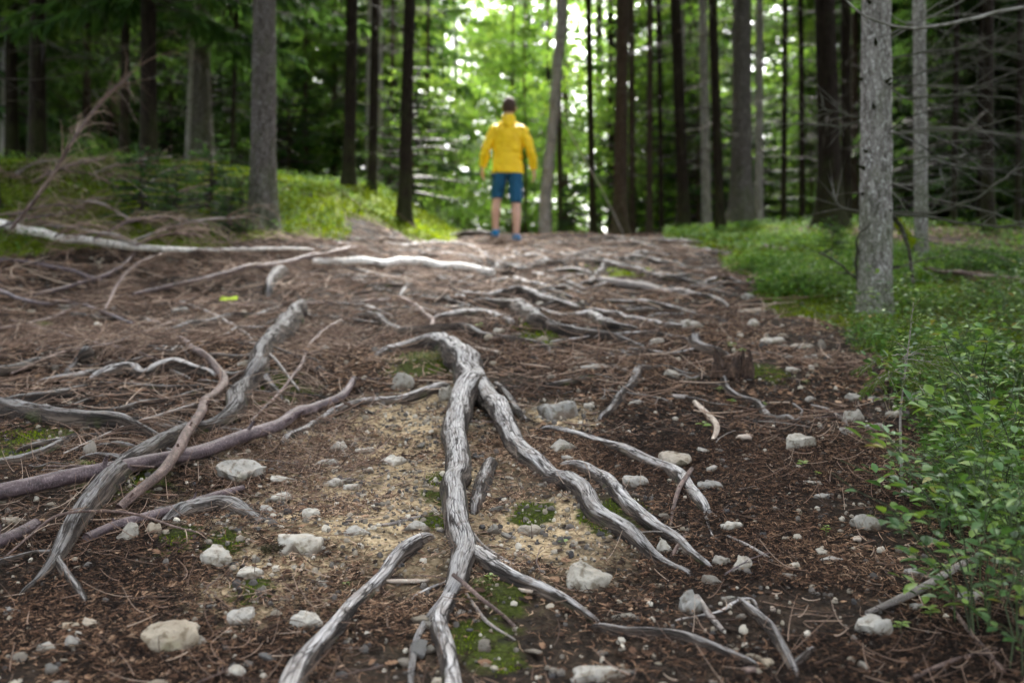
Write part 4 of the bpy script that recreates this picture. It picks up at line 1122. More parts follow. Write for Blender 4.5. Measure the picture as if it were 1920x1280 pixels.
for k in range(len(xy)):
    s = r.uniform(.05, .18) * (.7 + xy[k, 1] / 6); a = r.uniform(0, 6.28)
    o = link('twig', tp[k % 10], loc=(xy[k, 0], xy[k, 1], G(*xy[k]) + .008 + .01 * r.random()), rot=(0.17 * math.cos(a), -0.17 * math.sin(a) * 0 - math.atan(.175 * math.sin(a)), a), scale=s)
    tag(o, 'thin dry twig lying loose on the needle litter', 'twig', 'loose twigs on the slope')

# ------------------------------------------------------------------ trees
def trunk_mesh(seed, r0, h, mat, fine=False, flare=0.5, lean=(0, 0), curve=0.0, n=None, name='trunk'):
    """trunk from 0.5 m under the ground up to h, straightened coordinates kept for the bark"""
    n = n or (96 if fine else 14)
    zs = np.concatenate([np.arange(-0.5, 4.2, 0.012), np.linspace(4.2, h, 12)[1:]]) if fine else np.concatenate([[-.5, -.1, 0, .08, .2, .4, .8], np.linspace(1.4, h, 14)])
    rad = r0 * (1 - 0.75 * np.clip(zs / h, 0, 1) ** 1.2) + r0 * flare * (np.exp(-np.clip(zs + .1, 0, None) / (r0 * 2.0)) * .9 + .22 * np.exp(-np.clip(zs, 0, None) / (r0 * 6)))
    x = lean[0] * zs + curve * np.sin(zs * .5 + seed); y = lean[1] * zs + curve * np.cos(zs * .4 + seed * 2) - curve
    x = x - np.interp(0, zs, x); 
    p = np.stack([x, y, zs], 1)
    th = np.arange(n) / n * 2 * math.pi
    c, s = np.cos(th)[None], np.sin(th)[None]; Z_ = zs[:, None]
    R = rad[:, None] * (1 + .05 * noise(c * 1.3 + seed, s * 1.3, Z_ * 1.5, seed=1) + flare * .45 * np.exp(-np.clip(Z_, 0, None) / (r0 * 2)) * noise(c * 2 + seed, s * 2, 0.5, seed=2))
    if fine:
        sc = noise(c * r0 * 70, s * r0 * 70, Z_ * 34, seed=6)
        sc2 = noise(c * r0 * 150, s * r0 * 150, Z_ * 90, seed=7)
        R = R + 0.0065 * np.abs(sc) + .0022 * sc2 + .004 * fbm(c * 3, s * 3, Z_ * 4, seed=8)
    V, Q, T, rc, top = tubes(p, R[None], n, vert=True)
    return MB().add(V, Q, T, rc=rc + np.array([0, 0, -.5])), p, rad

def dead_branches(seed, p, rad, z0, z1, n, L0, L1, tw, az=None, azs=1.0, rise=-0.05, subs=6):
    r = rng(seed); K = 9; k = np.linspace(0, 1, K)
    z = np.sort(r.uniform(z0, z1, n)); z = np.round(z / .28) * .28 + r.normal(0, .02, n)
    a = r.uniform(0, 2 * math.pi, n) if az is None else r.normal(az, azs, n)
    L = r.uniform(L0, L1, n)
    base = np.stack([np.interp(z, p[:, 2], p[:, 0]), np.interp(z, p[:, 2], p[:, 1]), z], 1)
    d = np.stack([np.cos(a), np.sin(a), r.normal(rise, .18, n)], 1)
    base[:, :2] += d[:, :2] * np.interp(z, p[:, 2], rad)[:, None] * .7
    sag = r.normal(-.02, .22, n)
    side = np.stack([-np.sin(a), np.cos(a), 0 * a], 1) * r.normal(0, .15, n)[:, None]
    jit = np.cumsum(r.normal(0, .012, (n, K, 3)), 1) * L[:, None, None]
    Pt = base[:, None] + d[:, None] * (L[:, None] * k)[..., None] + side[:, None] * (L[:, None] * k ** 2)[..., None]
    Pt = Pt + jit
    Pt[..., 2] += -sag[:, None] * L[:, None] * (k - k ** 2)[None] * 1.2 - .05 * L[:, None] * k[None] ** 2
    R = tw * r.uniform(.6, 1.4, (n, 1)) * (1 - .8 * k)[None]
    b = MB()
    V, Q, T, rc, top = tubes(Pt, R, 5, cap=False)
    b.add(V, Q, T, tint=np.repeat(r.uniform(.0, .9, n), K * 5))
    m = n * subs
    if m:
        ii = r.integers(0, n, m); kk = r.integers(2, K - 1, m)
        st = Pt[ii, kk]; dd = Pt[ii, kk] - Pt[ii, kk - 1]; dd /= np.linalg.norm(dd, axis=1, keepdims=True) + 1e-9
        dd = dd + r.normal(0, .6, (m, 3)); dd[:, 2] -= .1; dd /= np.linalg.norm(dd, axis=1, keepdims=True)
        L2 = r.uniform(.08, .35, m) * L[ii]; k2 = np.linspace(0, 1, 5)
        P2 = st[:, None] + dd[:, None] * (L2[:, None] * k2)[..., None]
        P2[..., 2] -= .3 * L2[:, None] * k2[None] ** 2
        V, Q, T, rc, top = tubes(P2, tw * .35 * r.uniform(.6, 1.3, (m, 1)) * (1 - .6 * k2)[None], 3, cap=False)
        b.add(V, Q, T, tint=np.repeat(r.uniform(.1, 1, m), 15))
    return b

MAT['deadtwig'] = m_tint('dead twigs', [(0, (0.018, 0.018, 0.011)), (0.45, (0.045, 0.045, 0.028)), (0.8, (0.10, 0.095, 0.075)), (1, (0.26, 0.25, 0.23))], 0.6)
MAT['darktwig'] = m_tint('dark dead twigs', [(0, (0.015, 0.013, 0.010)), (0.6, (0.045, 0.038, 0.028)), (1, (0.09, 0.08, 0.05))], 0.7)

def crown_mesh(seed, Ht, z0, Rm, step=.34, nb=6, dens=24, sl=.26, sw=.034, droop=.35, name='crown'):
    r = rng(seed); K = 5; k = np.linspace(0, 1, K)
    zz = np.arange(z0, Ht - .2, step)
    z = np.repeat(zz, nb) + r.normal(0, .08, len(zz) * nb)
    n = len(z)
    f = 1 - np.clip((z - z0) / (Ht - z0), 0, 1)
    a = r.uniform(0, 2 * math.pi, n)
    L = Rm * (f ** .75) * r.uniform(.55, 1.15, n) * (1 - .35 * np.clip(1 - (z - z0) / 1.5, 0, 1) * r.random(n)) + .15
    d = np.stack([np.cos(a), np.sin(a), .25 - .35 * f], 1)
    Pt = np.stack([0 * z, 0 * z, z], 1)[:, None] + d[:, None] * (L[:, None] * k)[..., None]
    Pt[..., 2] -= droop * L[:, None] * (k ** 1.6 - .45 * k ** 3)[None]
    bm = MB()
    V, Q, T, rc, top = tubes(Pt, (.006 + .012 * f)[:, None] * (1 - .8 * k)[None], 3, cap=False)
    bm.add(V, Q, T, tint=np.full(len(V), .2))
    m = (dens * L).astype(int) + 4
    ii = np.repeat(np.arange(n), m); M = len(ii)
    u = r.uniform(.12, 1, M) ** .8
    q = u * (K - 1); i0 = np.minimum(q.astype(int), K - 2); fr = q - i0
    st = Pt[ii, i0] * (1 - fr)[:, None] + Pt[ii, i0 + 1] * fr[:, None]
    ax = d[ii]; s = np.stack([-np.sin(a), np.cos(a), 0 * a], 1)[ii] * r.choice([-1, 1], M)[:, None]
    dr = ax * r.uniform(.2, 1, (M, 1)) + s * r.uniform(.3, 1.2, (M, 1)) + np.array([0, 0, -1.0]) * r.uniform(.1, 1.0, (M, 1))
    dr /= np.linalg.norm(dr, axis=1, keepdims=True)
    ln = sl * r.uniform(.5, 1.3, M) * (1.15 - .6 * u) * np.clip(L[ii], .5, 1.4)
    wv = np.cross(dr, r.normal(0, 1, (M, 3))); wv /= np.linalg.norm(wv, axis=1, keepdims=True)
    wv *= (sw * r.uniform(.5, 1.2, M))[:, None]
    mid = st + dr * ln[:, None] * .45; tip = st + dr * ln[:, None] + np.array([0, 0, -.12]) * ln[:, None]
    V = np.stack([st, mid + wv, tip, mid - wv], 1).reshape(-1, 3)
    bq = (np.arange(M) * 4)[:, None]
    T = np.concatenate([bq + [[0, 1, 2]], bq + [[0, 2, 3]]])
    cl = .5 + .35 * noise(*(st * 1.1).T, seed=seed) + r.normal(0, .14, M) + .15 * (u - .6)
    return bm, MB().add(V, None, T, tint=np.repeat(np.clip(cl, 0, 1), 4))

def broad_mesh(seed, Ht, z0, Rm, nl, ls=.05):
    """branch skeleton and loose leaves of a young beech"""
    r = rng(seed); K = 6; k = np.linspace(0, 1, K)
    n = 46
    z = r.uniform(z0, Ht, n); a = r.uniform(0, 6.28, n); f = (z - z0) / (Ht - z0)
    L = Rm * r.uniform(.5, 1.1, n) * (1.05 - .75 * f)
    d = np.stack([np.cos(a), np.sin(a), r.uniform(.0, .55, n)], 1)
    Pt = np.stack([0 * z, 0 * z, z], 1)[:, None] + d[:, None] * (L[:, None] * k)[..., None] + np.cumsum(r.normal(0, .05, (n, K, 3)), 1)
    b = MB(); V, Q, T, rc, top = tubes(Pt, .012 * (1 - .8 * k)[None] * np.ones((n, 1)), 4, cap=False); b.add(V, Q, T, tint=np.full(len(V), .2))
    ii = r.integers(0, n, nl); kk = r.uniform(.25, 1, nl) * (K - 1); i0 = np.minimum(kk.astype(int), K - 2); fr = kk - i0
    st = Pt[ii, i0] * (1 - fr)[:, None] + Pt[ii, i0 + 1] * fr[:, None]
    # leaves hang in flat sprays
    st = st + r.normal(0, 1, (nl, 3)) * np.array([.16, .16, .05])
    nrm = r.normal(0, .45, (nl, 3)) + np.array([0, 0, 1.0]); nrm /= np.linalg.norm(nrm, axis=1, keepdims=True)
    u = np.cross(nrm, r.normal(0, 1, (nl, 3))); u /= np.linalg.norm(u, axis=1, keepdims=True); v = np.cross(nrm, u)
    s = ls * r.uniform(.6, 1.2, nl)[:, None]
    Vl = np.stack([st - u * s, st + v * s * .55 + nrm * s * .12, st + u * s, st - v * s * .55 + nrm * s * .12], 1).reshape(-1, 3)
    bq = (np.arange(nl) * 4)[:, None]
    T = np.concatenate([bq + [[0, 1, 2]], bq + [[0, 2, 3]]])
    return b, MB().add(Vl, None, T, tint=np.repeat(np.clip(.5 + .3 * noise(*(st * 1.5).T, seed=seed) + r.normal(0, .15, nl), 0, 1), 4))

CROWN = []
for k, (Ht, z0, Rm) in enumerate([(18, 8.0, 2.0), (20, 9.5, 2.1), (15, 2.2, 2.0), (12, 0.8, 1.9), (20, 4.0, 2.3), (23, 13.0, 1.7)]):
    a_, b_ = crown_mesh(500 + k, Ht, z0, Rm, dens=34 if k < 2 else 46)
    CROWN.append((a_.mesh('boughs', MAT['darktwig']), b_.mesh('crown', MAT['needle'], smooth=False), Ht))
BROAD = []
for k, (Ht, z0, Rm) in enumerate([(6.5, .6, 1.8), (9, 1.5, 2.2), (4, .3, 1.3)]):
    a_, b_ = broad_mesh(600 + k, Ht, z0, Rm, 7000)
    BROAD.append((a_.mesh('boughs', MAT['darktwig']), b_.mesh('crown', MAT['broad'], smooth=False), Ht))
# thin shared trunks and bare lower twigs for the trees deep in the wood
TR = {}
for m_ in ('bark_dark', 'bark_brown', 'bark_mid', 'bark_pale'):
    TR[m_] = [trunk_mesh(700 + k, .12, 16, MAT[m_], lean=((-1) ** k * .006, 0), curve=.03)[0].mesh('trunk', MAT[m_]) for k in range(3)]
_pp = np.stack([np.zeros(8), np.zeros(8), np.linspace(0, 16, 8)], 1)
DB = [dead_branches(720 + k, _pp, np.full(8, .1), .8, 7.5, 60, .5, 1.7, .007, subs=5).mesh('dead_branches', MAT['darktwig']) for k in range(3)]

def inst_tree(label, x, y, mat='bark_dark', crown=0, s=1.0, r0=.12, group=None, dead=True, name='spruce_tree', seed=0, broad=None):
    rz = (seed * 2.399) % 6.28
    e = empty(name, (x, y, float(G(x, y))), rz)
    t = link('trunk', TR[mat][seed % 3], e, scale=(r0 / .12, r0 / .12, s))
    if broad is None:
        if crown is not None:
            a_, b_, _h2 = CROWN[crown]
            link('boughs', a_, e, scale=s); link('crown', b_, e, scale=s)
        if dead: link('dead_branches', DB[seed % 3], e, rot=(0, 0, seed), scale=s)
    else:
        a_, b_, _h2 = BROAD[broad]
        t.scale = (.25 * s * _h2 / 6, .25 * s * _h2 / 6, s * _h2 / 17)
        link('boughs', a_, e, scale=s); link('crown', b_, e, scale=s)
    return tag(e, label, 'tree', group)

# trees the photograph shows singly: px at the foot, px at the top edge, width px, distance, bark, crown
TREES = [
 (-14, -12, 30, 8.5, 'bark_dark', 0, 'dark trunk cut off by the left edge of the view'),
 (232, 240, 20, 12.5, 'bark_dark', 1, 'dark slender trunk behind the tip of the leaning dead sapling'),
 (377, 377, 44, 14.0, 'bark_mid', 0, 'broad shaded grey trunk left of the big grey one on the bank'),
 (352, 362, 10, 13.6, 'bark_pale', None, 'thin pale stem leaning against the broad shaded trunk on the left'),
 (434, 440, 9, 13.0, 'bark_dark', 2, 'very thin dark stem between the two grey trunks on the left'),
 (653, 661, 25, 11.8, 'bark_dark', 0, 'leftmost of three black-brown trunks in a row on the mossy bank'),
 (698, 708, 19, 12.2, 'bark_dark', 1, 'middle one of three black-brown trunks on the mossy bank'),
 (712, 716, 13, 15.0, 'bark_pale', 1, 'pale grey trunk right behind the middle dark one on the bank'),
 (688, 694, 9, 17.0, 'bark_pale', None, 'thin pale stem left behind the middle dark trunk on the bank'),
 (759, 766, 26, 11.6, 'bark_dark', 1, 'rightmost of three black-brown trunks on the mossy bank'),
 (729, 733, 8, 18.0, 'bark_brown', 0, 'thin brown stem between the two right dark trunks of the bank'),
 (797, 803, 8, 18.0, 'bark_brown', 0, 'thin brown stem right of the three dark trunks, under a drooping bough'),
 (1050, 1050, 11, 17.0, 'bark_brown', 0, 'thin brown trunk directly behind the leaning pale one'),
 (1112, 1108, 14, 14.5, 'bark_dark', 0, 'slim dark trunk halfway between the leaning pale tree and the brown one'),
 (1163, 1170, 29, 14.0, 'bark_brown', 1, 'stout brown trunk, first thick one right of the man'),
 (1186, 1180, 14, 16.5, 'bark_brown', 0, 'brown trunk half hidden behind the stout brown one'),
 (1217, 1214, 14, 14.5, 'bark_brown', 0, 'slim straight brown trunk right of the stout brown one'),
 (1240, 1232, 11, 15.5, 'bark_dark', 1, 'thin dark stem just left of the tall crooked dark trunk'),
 (1282, 1267, 25, 14.0, 'bark_dark', 1, 'tall dark trunk bowed slightly to the left'),
 (1325, 1322, 20, 15.5, 'bark_pale', 0, 'pale grey flaky trunk beside a thin black one'),
 (1351, 1339, 20, 13.2, 'bark_dark', 1, 'thin black trunk leaning in front of the pale flaky one'),
 (1389, 1389, 42, 14.0, 'bark_mid', 0, 'thickest grey-brown trunk at the top right of the path'),
 (1422, 1420, 17, 15.0, 'bark_pale', 1, 'pale slender trunk right beside the thickest grey-brown one'),
 (1469, 1468, 12, 15.0, 'bark_dark', 0, 'thin dark stem, left one of a pair right of the pale slender trunk'),
 (1503, 1500, 13, 15.0, 'bark_dark', 1, 'thin dark stem, right one of a pair right of the pale slender trunk'),
 (1556, 1550, 46, 12.5, 'bark_dark', 0, 'wide nearly black trunk behind the near scaly trunk'),
 (1588, 1590, 22, 14.0, 'bark_dark', 1, 'dark brown trunk squeezed between the wide black and the near scaly trunk'),
 (1852, 1850, 24, 11.5, 'bark_dark', 0, 'dark trunk deep in the shade at the right'),
 (1905, 1908, 14, 12.5, 'bark_dark', 1, 'thin dark stem at the right edge of the view'),
 (1788, 1790, 13, 13.0, 'bark_dark', 0, 'thin dark stem between the slim lichened tree and the shaded trunk'),
]
for k, (pf, pt, w, d, m_, cr, lb) in enumerate(TREES):
    x = (pf - 960) / F * d; r0 = w * d / F / 2 * .86
    g = float(G(x, d))
    lean = ((pt - pf) / F * d) / max(1.5, (H + 640 / F * d - g))
    mb, p, rad = trunk_mesh(800 + k, r0, 17, MAT[m_], lean=(lean, 0), curve=.025, n=24, flare=1.0)
    e = empty('spruce_tree', (x, d, g))
    mb.build('trunk', MAT[m_], e)
    dead_branches(830 + k, p, rad, .8, 7, 45 if w > 12 else 18, .4, .7 if 600 < pf < 1250 else 1.5, .006, subs=5).build('dead_branches', MAT['darktwig'], e)
    if cr is not None:
        if 450 < pf < 1320: cr = 5
        a_, b_, _h2 = CROWN[cr]
        q = link('boughs', a_, e, rot=(0, lean, k)); link('crown', b_, e, rot=(0, lean, k))
    tag(e, lb, 'tree')
# the leaning tree right of the man
w = np.array([D(1018, 470, 14.6), D(1021, 425, 14.6), D(1027, 330, 14.6), D(1036, 240, 14.6), D(1043, 150, 14.6), D(1051, 60, 14.6), D(1060, -60, 14.6), D(1085, -400, 14.6), D(1100, -1000, 14.6)])
mb, p, q = stickmesh(w - w[0], np.array([26, 24, 21, 19, 19, 19, 18, 14, 8]) * 14.6 / F / 2, 91, 'trunk', 'bark_pale', 18, .08)
e = empty('leaning_tree', w[0]); mb.build('trunk', MAT['bark_pale'], e)
a_, b_, _h2 = CROWN[1]; link('boughs', a_, e); link('crown', b_, e)
tag(e, 'pale scaly tree leaning to the right just beside the man', 'tree')
freestem('dead_branch', 'thin pale dead stem slanting between the leaning tree and the stout brown trunk', 'branch', [(1172, 445, 13.5, 2.6), (1128, 355, 13.5, 2.2), (1085, 280, 13.5, 2), (1040, 200, 13.5, 1.4)], 'greystick', 0, 0, 0)

# big grey tree on the left bank
def fine_tree(label, px, pb, w, d, mat, seed, lean, crown, flare, rz=0, name='spruce_tree'):
    x = (px - 960) / F * d; g = float(G(x, d)); r0 = w * d / F / 2
    mb, p, rad = trunk_mesh(seed, r0, 17, MAT[mat], fine=True, lean=lean, curve=.012, flare=flare)
    e = empty(name, (x, d, g)); mb.build('trunk', MAT[mat], e)
    a_, b_, _h2 = CROWN[crown]; link('boughs', a_, e, rot=(0, lean[0], rz)); link('crown', b_, e, rot=(0, lean[0], rz))
    return tag(e, label, 'tree'), p, rad
tL, p, rad = fine_tree('stout grey trunk with a flared foot standing on the left mossy bank', 494, 395, 44, 9.0, 'bark_mid', 41, (.008, 0), 5, .8)
dead_branches(42, p, rad, .9, 5, 26, .4, 1.3, .005, subs=5).build('dead_branches', MAT['darktwig'], tL)
tR, p, rad = fine_tree('nearest tree, silvery scaly trunk at the right with dead twigs', 1640, 590, 55, 6.0, 'bark_grey', 43, (-.0005, 0), 1, .38, 2)
dead_branches(44, p, rad, .35, 3.6, 36, .5, 1.6, .0045, az=-.15, azs=.75, rise=.04, subs=9).build('dead_branches', MAT['deadtwig'], tR)
# snags: the short broken stubs of the trunk
r = rng(45)
for k in range(30):
    z = r.uniform(.25, 3.4); a = r.uniform(math.pi, 2 * math.pi); q = float(np.interp(z, p[:, 2], rad)); L = r.uniform(.01, .06)
    c = np.array([np.interp(z, p[:, 2], p[:, 0]), np.interp(z, p[:, 2], p[:, 1]), z]); dd = np.array([math.cos(a), math.sin(a), .25])
    V, Q, T, rc, top = tubes(np.array([c + dd * q * .8, c + dd * (q + L * .5), c + dd * (q + L)]), np.array([.017, .009, .005]), 7)
    MB().add(V, Q, T, rc=rc).build('branch_stub', MAT['bark_dark'], tR)
tS, p, rad = fine_tree('slim lichened tree right behind the near scaly trunk', 1726, 530, 23, 7.75, 'bark_grey', 46, (-.003, 0), 1, .35, 4)
dead_branches(47, p, rad, .3, 4.2, 42, .5, 1.7, .005, az=0, azs=.9, rise=.05, subs=9).build('dead_branches', MAT['deadtwig'], tS)
# long dead boughs of the tree just outside the frame on the right
eR = empty('spruce_tree', (3.55, 4.9, float(G(3.55, 4.9))))
mb, p, rad = trunk_mesh(48, .09, 16, MAT['bark_grey'], n=20); mb.build('trunk', MAT['bark_grey'], eR)
a_, b_, _h2 = CROWN[0]; link('boughs', a_, eR); link('crown', b_, eR)
tag(eR, 'tree at the right whose long bare silver bough reaches in at the top', 'tree')
loc = np.array(eR.location)
b = MB()
for pts in ([(1578, -8, 4.6, 3), (1610, 22, 4.62, 4), (1640, 38, 4.65, 5), (1700, 53, 4.7, 6), (1760, 48, 4.75, 6), (1830, 34, 4.8, 7), (1920, 14, 4.85, 7), (2310, -40, 4.9, 9)],):
    w = np.array([D(a, b2, c) for a, b2, c, _ in pts]) - loc; q = np.array([t[3] * t[2] / F / 2 for t in pts])
    pp, qq = spline(w, .03, q)
    V, Q, T, rc, top = tubes(pp, qq[None], 8); b.add(V, Q, T, tint=np.clip(.85 + .2 * noise(*(V * 40).T), 0, 1))
b.build('dead_branch', MAT['deadtwig'], eR)
TW = [
 [(1672, 398, 6.05, 5), (1750, 398, 6.0, 5), (1824, 374, 5.9, 5), (1900, 322, 5.8, 5), (1990, 280, 5.7, 3)],
 [(1672, 402, 6.05, 5), (1760, 410, 6.0, 5), (1870, 424, 5.9, 5), (1990, 412, 5.8, 3)],
 [(1674, 302, 6.1, 4), (1740, 296, 6.1, 4), (1800, 294, 6.1, 4), (1835, 305, 6.1, 2)],
 [(1674, 172, 6.1, 4), (1705, 185, 6.1, 4), (1790, 178, 6.1, 4), (1900, 184, 6.1, 3)],
 [(1672, 112, 6.1, 5), (1730, 100, 6.1, 4), (1810, 90, 6.1, 4), (1890, 98, 6.1, 2)],
 [(1612, 230, 6.1, 4), (1575, 238, 6.1, 4), (1530, 234, 6.1, 3), (1490, 230, 6.1, 2)],
 [(1610, 398, 6.1, 5), (1585, 392, 6.1, 5), (1568, 378, 6.1, 4), (1559, 362, 6.1, 3)],
 [(1612, 220, 6.15, 3), (1570, 210, 6.15, 3), (1535, 198, 6.15, 2)],
 [(1608, 525, 6.1, 5), (1592, 510, 6.0, 4), (1565, 490, 5.95, 4), (1540, 472, 5.9, 3)],
 [(1608, 560, 6.1, 6), (1606, 470, 6.0, 6), (1612, 440, 5.95, 4), (1640, 405, 5.9, 3), (1650, 360, 5.9, 3)],
]
loc = np.array(tR.location); b = MB(); r = rng(49)
for pts in TW:
    w = np.array([D(a, b2, c) for a, b2, c, _ in pts]) - loc; q = np.array([t[3] * t[2] / F / 2 for t in pts])
    pp, qq = spline(w, .03, q)
    pp = pp + .008 * np.stack([noise(np.arange(len(pp)) * .5, k_, len(pts)) for k_ in range(3)], 1)
    V, Q, T, rc, top = tubes(pp, qq[None], 6); b.add(V, Q, T, tint=np.clip(.45 + .3 * noise(*(V * 30).T), 0, 1))
    n_ = 9
    for _ in range(n_):
        i = r.integers(2, len(pp) - 1); t_ = pp[i] - pp[i - 1]; t_ /= np.linalg.norm(t_)
        dd = t_ + r.normal(0, .5, 3); L = r.uniform(.05, .3)
        V, Q, T, rc, top = tubes(np.array([pp[i], pp[i] + dd * L * .5, pp[i] + dd * L + [0, 0, -.1 * L]]), np.array([.003, .002, .001]), 4); b.add(V, Q, T, tint=.5)
b.build('dead_branch', MAT['deadtwig'], tR)
# bright moss hanging on a broken bough between the two near trees
w = np.array([D(1678, 412, 6.2), D(1690, 425, 6.2), D(1700, 438, 6.2), D(1712, 452, 6.2)])
pp, qq = spline(w, .008, np.array([.012, .018, .022, .012]))
mo = r.normal(0, 1, (700, 3)); ix = r.integers(0, len(pp), 700)
A_ = pp[ix] + mo * .012; B_ = A_ + r.normal(0, .008, (700, 3)) + [0, 0, -.02]; sd_ = r.normal(0, .003, (700, 3))
V = np.stack([A_ - sd_, A_ + sd_, B_], 1).reshape(-1, 3) - loc
MB().add(V, None, np.arange(2100).reshape(-1, 3), tint=np.repeat(r.uniform(.6, 1, 700), 3)).build('moss_tuft', MAT['moss'], tR, smooth=False)['kind'] = 'stuff'
V, Q, T, rc, top = tubes(np.array([D(1672, 402, 6.1), D(1690, 425, 6.15), D(1705, 470, 6.2), D(1712, 530, 6.3)]) - loc, np.array([.016, .014, .012, .01]), 8)
MB().add(V, Q, T, rc=rc).build('broken_bough', MAT['bark_mid'], tR)

# the wood all round: trees nearer than the crest outside the frame, and the depth of the forest
r = rng(8)
def free(x, y, lst, dmin):
    return all((x - a) ** 2 + (y - b) ** 2 > dmin ** 2 for a, b in lst)
placed = [((t[0] - 960) / F * t[3], t[3]) for t in TREES] + [(-2.25, 9), (2.19, 6), (3.18, 7.75), (3.55, 4.9)]
n_t = 0; tries = 0
while n_t < 50 and tries < 6000:            # near trees that shade the path from the sides
    tries += 1
    y = r.uniform(-9, 11); x = r.uniform(-11, 11)
    if abs(x) < 2.3 or (y > 0 and abs(x) / y < .60) or not free(x, y, placed, 1.7): continue
    placed.append((x, y))
    inst_tree('spruce beside the path with a bare lower stem and a high dense crown', x, y, dead=(y < -1 or abs(x) / abs(y) > 1.3), mat= ['bark_dark', 'bark_mid', 'bark_brown'][n_t % 3], crown=int(n_t % 2), s=r.uniform(.9, 1.1), r0=r.uniform(.09, .15), group='spruces shading the path', seed=n_t)
    n_t += 1
n_t = 0; tries = 0
while n_t < 140 and tries < 12000:
    tries += 1
    y = 14 + 46 * r.random() ** 1.15; u = r.uniform(-.62, .62); x = u * y
    if abs(u) < .25 and r.random() < .35: continue
    if -0.075 < u < -0.012 and (y < 30 or r.random() < .5): continue                                   # the path goes on here, under open sky
    if y < 18 and abs(u) < .34: continue
    if -.02 < u < .09 and y < 24: continue
    if not free(x, y, placed, 1.25): continue
    placed.append((x, y))
    side = abs(u) > .3
    cr = int(r.choice([0, 1, 2, 4, 3], p=[.2, .2, .25, .25, .10])) if y > 19 else int(r.choice([0, 1]))
    if 19 < y < 36 and -.28 < u < .33: cr = None if r.random() < .7 else 2
    if (u < -.33 or u > .40) and y < 30: cr = int(r.choice([2, 4, 3]))
    inst_tree('spruce deep in the wood %s, slender and dark with sparse low boughs' % ('left of the path' if u < 0 else 'right of the path'), x, y, r.choice(['bark_dark', 'bark_brown', 'bark_mid', 'bark_pale'], p=[.4, .3, .2, .1]), cr, r.uniform(.85, 1.2), r.uniform(.045, .085) * (1 + y / 60), 'spruces of the wood behind the crest, ' + ('left' if u < 0 else 'right'), seed=n_t)
    n_t += 1
for k in range(44):                          # dense dark spruces closing both flanks
    if k % 4 == 1: continue
    for _ in range(60):
        right = k % 2 == 0
        y = r.uniform(9.5, 30); u = r.uniform(.37, .62) if right else -r.uniform(.36, .62); x = u * y
        if right and y < 12 and u < .5: continue
        if free(x, y, placed, 1.2): break
    placed.append((x, y))
    inst_tree('low-boughed spruce in the deep shade at the %s' % ('right' if right else 'left'), x, y, 'bark_dark', int(r.choice([2, 4, 3])), r.uniform(.8, 1.1), r.uniform(.05, .09), 'shaded spruces at the ' + ('right' if right else 'left'), seed=k + 7)
# young beeches with bright leaves behind the crest
n_t = 0; tries = 0
while n_t < 34 and tries < 4000:
    tries += 1
    y = r.uniform(17.5, 34); u = r.uniform(-.14, .36) if n_t < 22 else r.uniform(-.5, -.14); x = u * y
    if -0.085 < u < -0.02 and y < 25: continue
    if not free(x, y, placed, .8): continue
    placed.append((x, y))
    inst_tree('young beech with bright green leaves growing behind the crest of the path', x, y, 'bark_brown', broad=int(r.integers(0, 3)), s=r.uniform(.8, 1.3), group='young beeches behind the crest', name='beech_tree', seed=n_t)
    n_t += 1
for k in range(8):
    if k in (1, 5): continue
    u = [-.095, -.072, -.02, .005, .03, -.048, -.085, .045][k]; y = r.uniform(30, 46) if k != 5 else 52
    inst_tree('young beech with bright green leaves growing behind the crest of the path', u * y, y, 'bark_brown', broad=int(r.integers(0, 2)), s=r.uniform(1.5, 2.3), group='young beeches behind the crest', name='beech_tree', seed=k)
# low young spruces
SM = []
for k in range(3):
    a_, b_ = crown_mesh(640 + k, 1.15, .12, .5, step=.09, nb=7, dens=60, sl=.10, sw=.02, droop=.15)
    SM.append((a_.mesh('boughs', MAT['darktwig']), b_.mesh('crown', MAT['needle'], smooth=False)))
def small_spruce(label, px, py, hgt, d=None, group=None, seed=0):
    g = P(px, py)[0] if d is None else np.array([(px - 960) / F * d, d, 0]); g[2] = G(g[0], g[1])
    hgt *= 1.35
    e = empty('young_spruce', g, seed, hgt / 1.15)
    V, Q, T, rc, top = tubes(np.array([[0, 0, -.1], [0.01, 0, .5], [0, 0, 1.15]]), np.array([.012, .009, .002]), 6, vert=True)
    MB().add(V, Q, T, rc=rc).build('trunk', MAT['bark_brown'], e)
    link('boughs', SM[seed % 3][0], e); link('crown', SM[seed % 3][1], e)
    return tag(e, label, 'young tree', group)
for k, (px, py, h, lb) in enumerate([
    (395, 425, .62, 'bushy young spruce just left of the stout grey trunk'), (330, 440, .5, 'young spruce with pale tips over the brushwood heap'),
    (455, 430, .45, 'low young spruce leaning on the foot of the stout grey trunk'), (430, 452, .35, 'smallest young spruce in front of the bank'),
    (265, 425, .55, 'shaded young spruce behind the dead sapling'), (1560, 500, .35, 'small young spruce behind the clover patch on the right')]):
    small_spruce(lb, px, py, h, seed=k)
for k in range(22):
    u = r.uniform(-.5, .42); d = r.uniform(14.5, 20)
    if -.09 < u < .05: continue
    small_spruce('young spruce growing among the trunks beyond the crest', 960 + u * F, 0, r.uniform(.8, 2.2), d=d, group='young spruces beyond the crest', seed=k)

